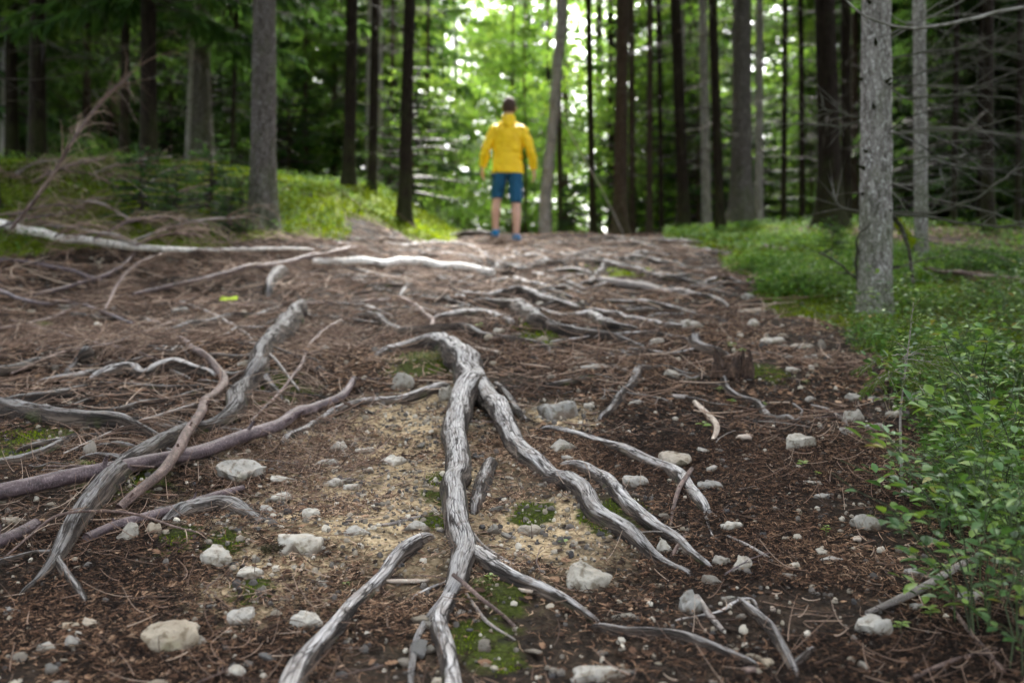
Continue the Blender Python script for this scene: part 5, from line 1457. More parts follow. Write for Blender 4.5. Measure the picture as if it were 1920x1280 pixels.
# far wood: foliage that reads as one mass
n = 420000
y = r.uniform(34, 80, n); x = r.uniform(-.75, .75, n) * y; z = r.uniform(-3, 30, n) * (y / 60) ** .5
u = x / y
f = fbm(x * .30, y * .22, z * .30, seed=90, oct=4, gain=.6)
cor = .75 * np.exp(-((u + .045) / .030) ** 2) + 1.0 * np.exp(-((u + .058) / .013) ** 2) * (z < 6) + .4 * np.exp(-((u - .045) / .02) ** 2) * (z > 12)
k = (f > (-.45 + 1.3 * cor)) & (r.random(n) < .5)
x, y, z = x[k], y[k], z[k]; n = len(x)
nrm = r.normal(0, 1, (n, 3)); nrm /= np.linalg.norm(nrm, axis=1, keepdims=True)
a1 = np.cross(nrm, [0.1, 0, 1]); a1 /= np.linalg.norm(a1, axis=1, keepdims=True); a2 = np.cross(nrm, a1)
s = r.uniform(.12, .27, n)[:, None]; c = np.stack([x, y, z + _zs[-1] * 0 + np.interp(y, _ys, _zs)], 1)
V = np.stack([c - a1 * s, c + a2 * s * .5, c + a1 * s, c - a2 * s * .5], 1).reshape(-1, 3)
bq = (np.arange(n) * 4)[:, None]
t_ = np.clip(.5 + .35 * noise(x * .4, y * .4, z * .4, seed=91) + r.normal(0, .12, n), 0, 1)
farm = MB().add(V, None, np.concatenate([bq + [[0, 1, 2]], bq + [[0, 2, 3]]]), tint=np.repeat(t_, 4))
tag(farm.build('distant_forest', MAT['broad'], smooth=False), 'far leafy wood closing the view behind the spruces', kind='stuff')
print('far', n)

# ------------------------------------------------------------------ bilberries and small plants
def leafmesh(seed, L=.034, W=.019):
    """one ovate leaf, folded on its midrib, base at the origin, pointing along +x"""
    t = np.array([0, .22, .5, .78, 1.0]); w = np.array([.0, .75, 1, .62, 0]) * W / 2
    z = -.10 * t ** 2 * L
    V = [(0, 0, 0)]
    for k in (1, 2, 3):
        V += [(t[k] * L, w[k], z[k] + w[k] * .35), (t[k] * L, 0, z[k]), (t[k] * L, -w[k], z[k] + w[k] * .35)]
    V += [(L, 0, z[4] - .02 * L)]
    T = [(0, 2, 1), (0, 3, 2), (10, 7, 8), (10, 8, 9)]
    Q = [(1, 2, 5, 4), (2, 3, 6, 5), (4, 5, 8, 7), (5, 6, 9, 8)]
    return np.array(V), np.array(Q), np.array(T)
LV, LQ, LT = leafmesh(0)
LEAVES = [MB().add(LV, LQ, LT, tint=t_).mesh('leaf', MAT['leaf']) for t_ in (.15, .35, .5, .65, .8, .95)]

def shrub_data(seed, hgt=.30, stems=7, leaves=60, spread=.16, Ls=1.0):
    """zigzag green stems; returns stem builder and leaf placements (pos, dir, size, tint)"""
    r = rng(seed); sb = MB(); pl = []
    per = max(2, leaves // (stems * 3))
    for s_ in range(stems):
        a = r.uniform(0, 6.28); tip = np.array([math.cos(a), math.sin(a), 0]) * spread * r.uniform(.2, 1.1)
        K = 8; k = np.linspace(0, 1, K)[:, None]
        h_ = hgt * r.uniform(.6, 1.1)
        p = np.array([r.normal(0, .03), r.normal(0, .03), 0]) + tip * k ** 1.4 + np.array([0, 0, h_]) * k ** .8
        p[1:] += r.normal(0, .008, (K - 1, 3)); p[0, 2] = -.03
        V, Q, T, rc, top = tubes(p, 0.0020 * (1 - .5 * k[:, 0]), 4, cap=False, vert=True); sb.add(V, Q, T, tint=r.uniform(.1, .8))
        for m in range(5):
            u = r.uniform(.12, .95) * (K - 1); i = int(u); c = p[i] + (p[min(i + 1, K - 1)] - p[i]) * (u - i); al = r.uniform(0, 6.28)
            ld = np.array([math.cos(al), math.sin(al), r.uniform(-.1, .5)]); pl.append((c, ld / np.linalg.norm(ld), Ls * r.uniform(.7, 1.3), r.integers(0, 5)))
        for b_ in range(4):
            i = r.integers(1, K); a2 = a + r.normal(0, 1.1); Lb = hgt * r.uniform(.15, .42)
            q = np.linspace(0, 1, 5)[:, None]
            d = np.array([math.cos(a2), math.sin(a2), r.uniform(.1, .8)]); d /= np.linalg.norm(d)
            pb = p[i] + d * Lb * q + np.array([0, 0, -.12 * Lb]) * q ** 2
            pb[1:] += r.normal(0, .003, (4, 3))
            V, Q, T, rc, top = tubes(pb, .0010 * (1 - .4 * q[:, 0]), 3, cap=False, vert=True); sb.add(V, Q, T, tint=r.uniform(.4, 1))
            for m in range(per + 1):
                u = (m + .6) / (per + .6); c = pb[0] + (pb[-1] - pb[0]) * u
                side = 1 if m % 2 else -1
                ld = d * .55 + side * np.cross(d, [0, 0, 1]) * r.uniform(.5, 1) + np.array([0, 0, r.normal(-.1, .25)])
                if m == per: ld = d + r.normal(0, .2, 3)
                pl.append((c, ld / np.linalg.norm(ld), Ls * r.uniform(.7, 1.3), r.integers(0, 5) if r.random() < .97 else 5))
    return sb, pl
def leaf_matrix(c, d, s, r):
    x = Vector(d); up = Vector((r.normal(0, .25), r.normal(0, .25), 1))
    y = up.cross(x); y.normalize(); z = x.cross(y)
    return Matrix.Translation(Vector(c)) @ Matrix((x, y, z)).transposed().to_4x4() @ Matrix.Scale(float(s), 4)

SH = []
for k in range(6):
    sb, pl = shrub_data(1200 + k, [.36, .30, .40, .26, .36, .44][k], [6, 5, 7, 5, 6, 5][k], [70, 60, 76, 52, 66, 60][k], spread=.30)
    r = rng(1300 + k); V = []; Tn = []
    fb = MB()
    for c, d, s, ti in pl:
        M_ = np.array(leaf_matrix(c, d, s, r))
        fb.add(LV @ M_[:3, :3].T + M_[:3, 3], LQ, LT, tint=np.full(len(LV), [.15, .35, .5, .65, .8, .98][ti]))
    SH.append((sb.mesh('stems', MAT['stem']), fb.mesh('foliage', MAT['leaf']), pl))
def bilberry(label, x, y, k, s=1.0, parts=False, group=None, rz=0.0, name='bilberry_shrub'):
    e = empty(name, (x, y, float(G(x, y))), rz, s)
    st, fo, pl = SH[k]
    link('stems', st, e)
    if parts:
        r = rng(1300 + k)
        for c, d, sc_, ti in pl:
            o = link('leaf', LEAVES[ti], e); o.matrix_local = leaf_matrix(c, d, sc_, r)
    else:
        q = link('foliage', fo, e)
    return tag(e, label, 'shrub', group)

NEARB = [  # px, py of the foot, kind, scale, label
 (1880, 1205, 0, 1.0, 'nearest bilberry shrub hanging over the long flat stone in the lower right corner'),
 (1835, 1165, 2, .85, 'bilberry shrub standing over the head of the straight ribbed twig'),
 (1925, 1262, 5, .8, 'bilberry shrub at the very corner, in front of the others'),
 (1960, 1170, 4, 1.0, 'bilberry shrub mostly beyond the right edge near the corner'),
 (1935, 1100, 2, 1.1, 'bilberry shrub at the right edge above the corner stick'),
 (1800, 1010, 1, .95, 'bilberry shrub behind the head of the dark sloping stick'),
 (1870, 985, 4, 1.05, 'leafy bilberry shrub between the dark sloping stick and the right edge'),
 (1735, 925, 3, .9, 'sprawling bilberry shrub reaching out over the path beside the spruce seedling'),
 (1820, 900, 5, .9, 'tall thin bilberry shrub right of the spruce seedling'),
 (1900, 860, 0, 1.0, 'dense bilberry shrub at the right edge, level with the seedling foot'),
 (1745, 820, 4, .9, 'bilberry shrub just behind the spruce seedling'),
 (1840, 790, 2, .9, 'bilberry shrub with dark berries right behind the tall thin one'),
 (1700, 735, 1, .9, 'bilberry shrub in front of the nearest tree, left of the seedling top'),
 (1780, 720, 3, 1.1, 'low bilberry shrub right of the seedling top'),
 (1620, 655, 0, .8, 'pale bilberry shrub at the rim of the path in front of the nearest tree'),
 (1690, 640, 4, .95, 'light green bilberry shrub against the foot of the nearest tree'),
 (1935, 930, 5, 1.0, 'bilberry shrub half outside the right edge of the view'),
]
for px, py, k, s, lb in NEARB:
    g = P(px, py)[0]
    bilberry(lb, g[0], g[1], k, s, parts=True, rz=k * 1.3 + px)
r = rng(55); n_b = 0; tries = 0
while n_b < 88 and tries < 5000:
    tries += 1
    y = 2.1 + 5.6 * r.random() ** 1.3; x = xb(y) + r.uniform(.0, 2.6) * (.25 + .22 * y)
    if x > .58 * y or veg_right(x, y) < .35: continue
    if (x - 2.19) ** 2 + (y - 6) ** 2 < .04: continue
    bilberry('bilberry shrub in the green thicket along the right side of the path', x, y, int(r.integers(0, 6)), r.uniform(.45, .95) * (1.0 if x - xb(y) > .25 else .7), group='bilberry shrubs right of the path', rz=r.uniform(0, 6.28))
    n_b += 1

def tufts(xy, r, h0, h1, w, lean=.5, base=G):
    n = len(xy); a = r.uniform(0, 6.28, n); h_ = r.uniform(h0, h1, n)
    d = np.stack([np.cos(a), np.sin(a), 0 * a], 1); s = np.stack([-np.sin(a), np.cos(a), 0 * a], 1) * (w * r.uniform(.6, 1.4, n))[:, None]
    c = np.stack([xy[:, 0], xy[:, 1], base(xy[:, 0], xy[:, 1]) - .003], 1)
    l = r.uniform(.1, lean * 2, n)[:, None]
    m = c + np.array([0, 0, .6]) * h_[:, None] + d * l * h_[:, None] * .4; t = c + np.array([0, 0, 1.0]) * h_[:, None] * (1 - .3 * l) + d * l * h_[:, None]
    V = np.stack([c - s, c + s, m - s * .8, m + s * .8, t], 1).reshape(-1, 3); b = (np.arange(n) * 5)[:, None]
    return V, b + [[0, 1, 3, 2]], b + [[2, 3, 4]]
def G_moss(x, y):
    return G(x, y) + 0.03 * moss_f(x, y) * (0.5 + fbm(x * 5, y * 5, 2, seed=50, oct=3)) * sstep(3, 7, y)
# moss
r = rng(66); b = MB()
for n, y0, y1, h0, h1, w in ((30000, 1.6, 4.5, .003, .010, .0013), (30000, 4.5, 9, .008, .03, .004), (50000, 9, 18, .03, .08, .011)):
    xy = scatter(n, y0, y1, int(y0 * 10) + 21, lambda x, y: np.clip(moss_f(x, y) - .4 + .35 * noise(x * 9, y * 9, 0, seed=51), 0, 1), marg=.08)
    V, Q, T = tufts(xy, r, h0, h1, w, .5, G_moss)
    big = .5 + .35 * noise(xy[:, 0] * 1.1, xy[:, 1] * 1.1, 3, seed=52)
    b.add(V, Q, T, tint=np.repeat(np.clip(big + r.normal(0, .16, n), 0, 1), 5))
xy = scatter(60000, 7.5, 16, 991, lambda x, y: np.clip(np.maximum(veg_left(x, y), veg_right(x, y) * sstep(9, 11, y)) * 1.2 - .2, 0, 1), marg=.05)
nrm = r.normal(0, .35, (len(xy), 3)) + [0, -.25, 1.0]; nrm /= np.linalg.norm(nrm, axis=1, keepdims=True)
u = np.cross(nrm, r.normal(0, 1, (len(xy), 3))); u /= np.linalg.norm(u, axis=1, keepdims=True); v = np.cross(nrm, u); s = r.uniform(.010, .026, (len(xy), 1))
c = np.stack([xy[:, 0], xy[:, 1], G_moss(xy[:, 0], xy[:, 1]) + r.uniform(.002, .045, len(xy))], 1)
V = np.stack([c - u * s, c + v * s * .6, c + u * s, c - v * s * .6], 1).reshape(-1, 3)
b.add(V, (np.arange(len(xy)) * 4)[:, None] + [[0, 3, 2, 1]], None, tint=np.repeat(np.clip(.55 + .4 * noise(xy[:, 0] * 1.1, xy[:, 1] * 1.1, 3, seed=52) + r.normal(0, .15, len(xy)), 0, 1), 4))
tag(b.build('moss', MAT['moss'], smooth=False), 'bright green moss on the banks and around the roots', kind='stuff')
# low leafy ground cover
def flat_leaves(xy, r, h0, h1, s0, s1):
    n = len(xy)
    c = np.stack([xy[:, 0], xy[:, 1], G_moss(xy[:, 0], xy[:, 1]) + r.uniform(h0, h1, n)], 1)
    nrm = r.normal(0, .42, (n, 3)) + [0, -.15, 1.0]; nrm /= np.linalg.norm(nrm, axis=1, keepdims=True)
    u = np.cross(nrm, r.normal(0, 1, (n, 3))); u /= np.linalg.norm(u, axis=1, keepdims=True); v = np.cross(nrm, u)
    s = r.uniform(s0, s1, n)[:, None]
    V = np.stack([c - u * s, c + v * s * .55 - u * s * .1 + nrm * s * .15, c + u * s, c - v * s * .55 - u * s * .1 + nrm * s * .15, c], 1).reshape(-1, 3)
    q = (np.arange(n) * 5)[:, None]
    return V, np.concatenate([q + [[0, 1, 4]], q + [[1, 2, 4]], q + [[2, 3, 4]], q + [[3, 0, 4]]])[:, ::-1]
b = MB()
for n, y0, y1, h1, s0, s1 in ((4500, 1.9, 5.5, .09, .009, .018), (13000, 5.5, 9, .14, .014, .028), (8000, 9, 14.5, .12, .018, .036)):
    xy = scatter(n, y0, y1, int(y0 * 10) + 31, lambda x, y: np.clip((veg_right(x, y) - .1) * np.clip(.45 + 1.0 * noise(x * 1.6, y * 1.6, 2, seed=53), 0, 1) * (1 - .6 * sstep(7, 12, y)), 0, 1), marg=.08)
    V, T = flat_leaves(xy, r, .01, h1, s0, s1)
    b.add(V, None, T, tint=np.repeat(np.clip(.5 + .3 * noise(xy[:, 0] * 2, xy[:, 1] * 2, 1, seed=54) + r.normal(0, .18, n), 0, 1), 5))
n = 9000
xy = scatter(n, 7, 15, 77, lambda x, y: veg_left(x, y) * np.clip(.1 + 1.2 * noise(x * 1.3, y * 1.3, 2, seed=56), 0, 1), marg=.05)
V, T = flat_leaves(xy, r, .02, .14, .012, .024)
b.add(V, None, T, tint=np.repeat(r.random(n), 5))
tag(b.build('ground_cover', MAT['cover'], smooth=False), 'low green leaves covering the ground beside the path', kind='stuff')
# grass: the tuft under the arched root, and a few thin ones
def grass_tuft(label, px, py, n, hgt, rad, seed):
    r = rng(seed); g = P(px, py)[0]; K = 5; k = np.linspace(0, 1, K)
    a = r.uniform(0, 6.28, n); L = hgt * r.uniform(.5, 1.15, n)
    o = np.stack([r.normal(0, rad, n), r.normal(0, rad * .7, n), 0 * a], 1); o[:, 2] = G(g[0] + o[:, 0], g[1] + o[:, 1]) - g[2]
    d = np.stack([np.cos(a) * .5, np.sin(a) * .5 - .35, 0 * a + .8], 1)
    Pt = o[:, None] + d[:, None] * (L[:, None] * k)[..., None]
    Pt[..., 2] -= .75 * L[:, None] * (k ** 2.2)[None]
    s = np.stack([-np.sin(a), np.cos(a), 0 * a], 1)[:, None] * (.0012 * (1.05 - k))[None, :, None]
    V = np.stack([Pt - s, Pt + s], 2).reshape(n, -1, 3)
    q = np.array([[2 * i, 2 * i + 1, 2 * i + 3, 2 * i + 2] for i in range(K - 1)])
    Q = (q[None] + (np.arange(n) * 2 * K)[:, None, None]).reshape(-1, 4)
    o_ = MB().add(V.reshape(-1, 3), Q, None, tint=np.repeat(np.clip(r.normal(.5, .3, n), 0, 1), 2 * K)).build('grass_tuft', MAT['grass'], smooth=False)
    o_.location = g
    return tag(o_, label, 'grass tuft')
grass_tuft('tuft of yellow-green grass hanging under the arched neck of the forked root', 800, 672, 330, .11, .055, 1)
grass_tuft('thin grass blades between the crossed sticks and the grey root', 225, 905, 60, .09, .02, 2)
grass_tuft('few grass blades standing in the far left litter', 82, 612, 80, .12, .025, 3)
grass_tuft('tiny grass blades by the slate blade under the longest stick', 155, 872, 60, .06, .015, 4)
grass_tuft('sparse grass growing by the rim of the moss under the fork', 905, 1092, 110, .03, .015, 5)
# small seedlings on the path
def seedling(label, px, py, hgt, n, s, seed, tint=.85):
    r = rng(seed); g = P(px, py)[0]; e = empty('seedling', g, r.uniform(0, 6))
    p = np.array([[0, 0, -.01], [.002, 0, hgt * .5], [0, .002, hgt]])
    V, Q, T, rc, top = tubes(p, np.array([.0012, .001, .0008]), 5, vert=True)
    MB().add(V, Q, T, tint=.8).build('stem', MAT['stem'], e)
    for q in range(n):
        a = q * 2.4 + r.normal(0, .2); z = hgt * (1 - .55 * q / n)
        o = link('leaf', LEAVES[4 if tint > .5 else 3], e)
        o.matrix_local = leaf_matrix((0, 0, z), np.array([math.cos(a), math.sin(a), .15]), s, r)
    return tag(e, label, 'seedling')
for k, a in enumerate([
 ('little seedling with round leaves beside the tiny bright chip', 1505, 876, .02, 6, .55), ('small seedling uphill of the thin flat chip', 1535, 893, .012, 4, .5),
 ('upright yellow-green seedling alone on the dark soil', 1548, 1008, .03, 6, .4), ('tall seedling with stacked round leaves before the bilberries', 1693, 1010, .075, 8, .55),
 ('low bright seedling right of the pyramid shaped stone', 1690, 1185, .02, 6, .55), ('bright seedling right of the low stone by the corner twig', 1745, 1165, .03, 8, .6),
 ('seedling growing right below the curly root', 1432, 765, .02, 6, .6), ('pair of green leaves left of the curly root', 1372, 758, .02, 5, .65), ('seedling by the foot of the rotten stump', 1348, 735, .02, 5, .6),
 ('single green leaf shoot beside the pale forked stick', 1318, 806, .025, 3, .9), ('seedling with yellow leaves on the litter beyond the stump', 1512, 722, .02, 5, .6),
 ('tiny clover-like seedling left of the notched stone at the lower edge', 648, 1100, .01, 4, .4), ('seedling in the moss right of the fork', 920, 1088, .012, 5, .5),
 ('fern-like seedling under the crossed sticks', 268, 884, .035, 9, .7), ('seedling growing from the dark soil by the small green patch', 1055, 1018, .008, 4, .45),
 ('seedling beside the dark root knob', 1372, 655, .03, 8, .8), ('seedling between the dark root knob and the stump', 1390, 662, .02, 7, .8), ('two-leaved shoot on the mid slope near the arched root', 898, 618, .03, 4, .8)]):
    seedling(*a, seed=2000 + k)
# the broken leaf, glowing green
r = rng(3); g = P(428, 570)[0]
th = np.linspace(0, 2 * math.pi, 15)[:-1]; rad_ = .052 * (1 + .22 * np.sin(th * 2 + 1) + .15 * np.sin(3 * th))
V = np.stack([rad_ * np.cos(th), .6 * rad_ * np.sin(th), .03 + .5 * rad_ * np.sin(th) + .01 * np.sin(3 * th)], 1); V = np.vstack([V, [[.005, 0, .045]]])
o = MB().add(V, None, [(14, i_, (i_ + 1) % 14) for i_ in range(14)]).build('fallen_leaf', m_plain('lime green leaf', (.42, .56, .03), .5), None)
o.location = g; tag(o, 'lime green leaf standing out on the brown litter at the left', 'leaf')
o.data.materials[0].node_tree.nodes['Principled BSDF'].inputs['Roughness'].default_value = .5
# curled brown leaf
g = P(272, 925)[0]
u_, v_ = np.meshgrid(np.linspace(-1, 1, 7), np.linspace(-1, 1, 7)); a_ = v_ * 1.6
V = np.stack([u_ * .022 * (1 - .5 * v_ ** 2), .018 * np.sin(a_), .03 + .016 * (1 - np.cos(a_)) - .01], -1).reshape(-1, 3)
Q = [(i_ * 7 + j_, i_ * 7 + j_ + 1, i_ * 7 + j_ + 8, i_ * 7 + j_ + 7) for i_ in range(6) for j_ in range(6)]
o = MB().add(V, Q, None).build('fallen_leaf', m_plain('dry beech leaf', (.38, .22, .12), .6)); o.location = g; tag(o, 'curled dry brown leaf in the gap beside the crossed sticks', 'leaf')

# the spruce seedling among the bilberries
def needle_twig(b, p, r, n, L=.011, w=.0009):
    i = r.uniform(0, len(p) - 1.01, n); i0 = i.astype(int); f = (i - i0)[:, None]
    c = p[i0] * (1 - f) + p[i0 + 1] * f; t = p[i0 + 1] - p[i0]; t /= np.linalg.norm(t, axis=1, keepdims=True)
    rd = r.normal(0, 1, (n, 3)); rd -= (rd * t).sum(1, keepdims=True) * t; rd /= np.linalg.norm(rd, axis=1, keepdims=True)
    d = t * .75 + rd * .8; d /= np.linalg.norm(d, axis=1, keepdims=True); s = np.cross(d, rd); s /= np.linalg.norm(s, axis=1, keepdims=True)
    Ln = L * r.uniform(.7, 1.2, (n, 1))
    V = np.stack([c - s * w, c + s * w, c + d * Ln * .6 + s * w, c + d * Ln], 1).reshape(-1, 3); q = (np.arange(n) * 4)[:, None]
    b.add(V, None, np.concatenate([q + [[0, 1, 2]], q + [[0, 2, 3]]]), tint=np.repeat(np.clip(r.normal(.62, .2, n), 0, 1), 4))
g = P(1692, 915)[0]; d0 = g[1]; e = empty('spruce_seedling', g)
r = rng(9); tb = MB(); nb_ = MB()
st = np.array([D(a, c, d0) for a, c in ((1692, 935), (1690, 860), (1688, 790), (1692, 735), (1698, 690), (1705, 640), (1709, 600), (1713, 565))]) - np.array(g)
pp, qq = spline(st, .006, np.array([.0042, .004, .0036, .003, .0026, .002, .0016, .001]))
V, Q, T, rc, top = tubes(pp, qq[None], 8, vert=True); tb.add(V, Q, T, rc=rc); needle_twig(nb_, pp[int(len(pp) * .55):], r, 260)
for x0, y0, x1, y1, dd, sub in ((1694, 668, 1745, 640, .03, 1), (1700, 655, 1665, 640, -.05, 1), (1690, 665, 1612, 700, -.08, 3), (1692, 672, 1812, 712, -.05, 5), (1692, 668, 1800, 690, .12, 3), (1690, 700, 1640, 720, -.15, 3), (1690, 708, 1740, 745, -.18, 3), (1690, 690, 1615, 740, .02, 4), (1706, 612, 1730, 590, .02, 1), (1706, 620, 1685, 612, -.03, 1), (1696, 680, 1730, 700, .2, 3), (1710, 585, 1726, 560, -.02, 0), (1694, 672, 1780, 650, .1, 3)):
    A_ = D(x0, y0, d0) - np.array(g); B_ = D(x1, y1, d0 + dd) - np.array(g)
    k = np.linspace(0, 1, 14)[:, None]; p = A_ + (B_ - A_) * k; p[:, 2] += (.03 * np.linalg.norm(B_ - A_) / .15 * (k - k ** 2))[:, 0] * 1.6
    p += .0015 * r.normal(0, 1, p.shape)
    V, Q, T, rc, top = tubes(p, (.0016 * (1 - .5 * k[:, 0])), 5); tb.add(V, Q, T, rc=rc); needle_twig(nb_, p[3:], r, 110)
    for s_ in range(sub * 2):
        i = r.integers(3, 12); t_ = (p[-1] - p[0]); Lq = np.linalg.norm(t_) * r.uniform(.2, .42); t_ /= np.linalg.norm(t_)
        q_ = t_ * .8 + np.cross(t_, [0, 0, 1]) * (1 if s_ % 2 else -1) * .7 + np.array([0, 0, r.normal(-.15, .2)])
        p2 = p[i] + q_ * Lq * np.linspace(0, 1, 7)[:, None]; p2[:, 2] -= .15 * Lq * np.linspace(0, 1, 7) ** 2
        V, Q, T, rc, top = tubes(p2, np.linspace(.0011, .0006, 7), 4); tb.add(V, Q, T, rc=rc); needle_twig(nb_, p2[1:], r, 75)
tb.build('trunk', MAT['greystick'], e)
MAT['seedneedle'] = m_tint('young spruce needles', [(0, (0.03, 0.06, 0.012)), (0.6, (0.085, 0.14, 0.02)), (1, (0.17, 0.22, 0.03))], 0.5, 0.3)
nb_.build('needles', MAT['seedneedle'], e, smooth=False)['kind'] = 'stuff'
tag(e, 'thin spruce seedling standing at the edge of the bilberries', 'seedling')

# the rotten stump and the wood chips
def stump(label, px, py, w, h, seed):
    r = rng(seed); g = P(px, py)[0]; m = g[1] / F; e = empty('rotten_stump', g)
    n = 40; th = np.arange(n) / n * 2 * math.pi; zs = np.linspace(-.04, 1, 14)
    V = []
    for z in zs:
        R = w * m / 2 * (1.15 - .3 * z) * (1 + .18 * noise(np.cos(th) * 2, np.sin(th) * 2, z * 2 + seed) + .10 * noise(np.cos(th) * 8, np.sin(th) * 8, z * 2.5, seed=2))
        top = h * m * (.55 + .5 * noise(np.cos(th) * 1.3 + seed, np.sin(th) * 1.3, 2, seed=4) + .18 * noise(np.cos(th) * 7 + seed, np.sin(th) * 7, 2, seed=5))
        V.append(np.stack([R * np.cos(th), R * np.sin(th) * .8, z * top], 1))
    V = np.concatenate(V + [V[-1] * [.62, .62, .75], [[0, 0, h * m * .25]]])
    i_, j_ = np.meshgrid(np.arange(14), np.arange(n), indexing='ij')
    Q = np.stack([i_ * n + j_, i_ * n + (j_ + 1) % n, (i_ + 1) * n + (j_ + 1) % n, (i_ + 1) * n + j_], -1).reshape(-1, 4)
    T = [(14 * n + a, 14 * n + (a + 1) % n, 15 * n) for a in range(n)]
    rc = V * [1, 1, 1]
    MB().add(V, Q, T, rc=rc).build('stump_body', MAT['rotwood'], e)
    return tag(e, label, 'stump')
MAT['rotwood'] = m_stick('rotten red wood', (.008, .005, .004), (.035, .019, .012), (.11, .065, .04), .95)
stump('crumbling red-brown stump with a jagged rim in the dark soil', 1366, 706, 64, 60, 1)
stump('pointed remnant of rotten wood right of the crumbling stump', 1402, 708, 22, 62, 2)
def chip(label, px, py, w, h, ang, mat='palestick', seed=0):
    g = P(px, py)[0]; m = g[1] / F; r = rng(seed); L = w * m / 2; W = h * m / 2
    k = np.linspace(-1, 1, 12); V = []
    for t in k:
        ww = W * (1 - .45 * t ** 2) * (1 + .2 * noise(t * 3, seed, 2)); y = np.linspace(-1, 1, 6)
        V.append(np.stack([t * L + .06 * L * noise(y * 4, seed, 7) * (abs(t) > .9), y * ww, W * .25 * (1 - y ** 2) + .08 * W * noise(y * 5, t * 1.5, seed)], 1))
    Tt = np.concatenate(V); Bb = Tt - [0, 0, max(.005, W * .35)]
    i_, j_ = np.meshgrid(np.arange(11), np.arange(5), indexing='ij'); q = np.stack([i_ * 6 + j_, (i_ + 1) * 6 + j_, (i_ + 1) * 6 + j_ + 1, i_ * 6 + j_ + 1], -1).reshape(-1, 4)
    rim = [a for a in range(6)] + [a * 6 + 5 for a in range(1, 12)] + [66 + a for a in range(4, -1, -1)] + [a * 6 for a in range(10, 0, -1)]
    rq = [(rim[a], rim[(a + 1) % len(rim)], rim[(a + 1) % len(rim)] + 72, rim[a] + 72) for a in range(len(rim))]
    V = np.vstack([Tt, Bb]); rc = V[:, [1, 2, 0]] * [1, 1, 1]
    o = MB().add(V, np.concatenate([q, q[:, ::-1] + 72, np.array(rq)]), None, rc=rc).build('wood_chip', MAT[mat])
    o.location = g + np.array([0, 0, .008]); o.rotation_euler = (.17, 0, math.radians(ang)); return tag(o, label, 'wood chip')
chip('broad splintered wood chip in the soil below the curly root', 1398, 822, 60, 24, 55, 'palestick', 1)
chip('long brown bark flake bridging the left side of the fork base', 765, 1094, 78, 13, 4, 'palestick', 2)
chip('rusty bark flake lying beneath the wedge stone by the bilberries', 1608, 1015, 36, 15, 65, 'palestick', 3)
chip('pale wood splinter peeling off the right fork of the big root', 985, 1112, 32, 9, -40, 'palestick', 4)
chip('flat grey splinter pointing at the big slab from the left', 968, 775, 40, 9, -35, 'greystick', 5)
chip('pale broken piece of wood on the litter above the twisting root', 1140, 690, 56, 13, 5, 'palestick', 6)
chip('grey split wood flake right of the twisting root', 1265, 745, 58, 22, -50, 'greystick', 7)
chip('upright brown wood chip near the curved pale root', 1450, 1147, 22, 10, 80, 'palestick', 8)
chip('orange-brown bark scrap near the split root piece', 1405, 1262, 26, 20, 20, 'redstick', 9)
# pine cone on the flat pale stone
g = P(512, 1038)[0]; r = rng(12); e = empty('spruce_cone', g + np.array([0, -.0, .012]), math.radians(20))
cb = MB(); n = 90
for k in range(n):
    t = k / n; a = k * 2.39996; rr_ = .009 * math.sin(math.pi * min(1, .15 + t * .85)) ** .6 + .001
    c = np.array([(t - .5) * .055, rr_ * math.cos(a), rr_ * math.sin(a)]); o_ = np.array([.5, math.cos(a), math.sin(a)]) * .004; s_ = np.array([0, -math.sin(a), math.cos(a)]) * .0035
    cb.add([c - s_, c + s_, c + o_ + [.004, 0, 0], c - o_ * .6], None, [(0, 1, 2), (0, 3, 1), (0, 2, 3), (1, 3, 2)], rc=np.zeros((4, 3)) + k * .01)
V, Q, T, rc, top = tubes(np.array([[-.027, 0, 0], [0, 0, 0], [.027, 0, 0]]), np.array([.003, .008, .003]), 8); 
link('cone_core', MB().add(V, Q, T, rc=rc).mesh('cone_core', MAT['bark_dark']), e)
link('scales', cb.mesh('scales', MAT['bark_brown'], False), e)['kind'] = 'stuff'
tag(e, 'dark spruce cone lying against the flat pale stone', 'cone')

# ------------------------------------------------------------------ the man in the yellow jacket
PX, PY = (949 - 960) / F * 12.5, 12.5
gz = float(G(PX, PY))
def ell(c, rx, ry, n=20, tilt=0.0):
    th = np.arange(n) / n * 2 * math.pi
    return np.array(c) + np.stack([rx * np.cos(th), ry * np.sin(th), tilt * np.sin(th)], 1)
def loft(rings, n=20, close=True):
    V = np.concatenate(rings); K = len(rings); i_, j_ = np.meshgrid(np.arange(K - 1), np.arange(n), indexing='ij')
    Q = np.stack([i_ * n + j_, i_ * n + (j_ + 1) % n, (i_ + 1) * n + (j_ + 1) % n, (i_ + 1) * n + j_], -1).reshape(-1, 4)
    T = []
    if close:
        V = np.vstack([V, rings[0].mean(0), rings[-1].mean(0)])
        T = [(K * n, (a + 1) % n, a) for a in range(n)] + [(K * n + 1, (K - 1) * n + a, (K - 1) * n + (a + 1) % n) for a in range(n)]
    return V, Q, np.array(T).reshape(-1, 3)
def limb(pts, rad, n=16, ns=10):
    p, q = spline(np.array(pts, float), .02, np.array(rad, float))
    V, Q, T, rc, top = tubes(p, q[None], n)
    return V, Q, T
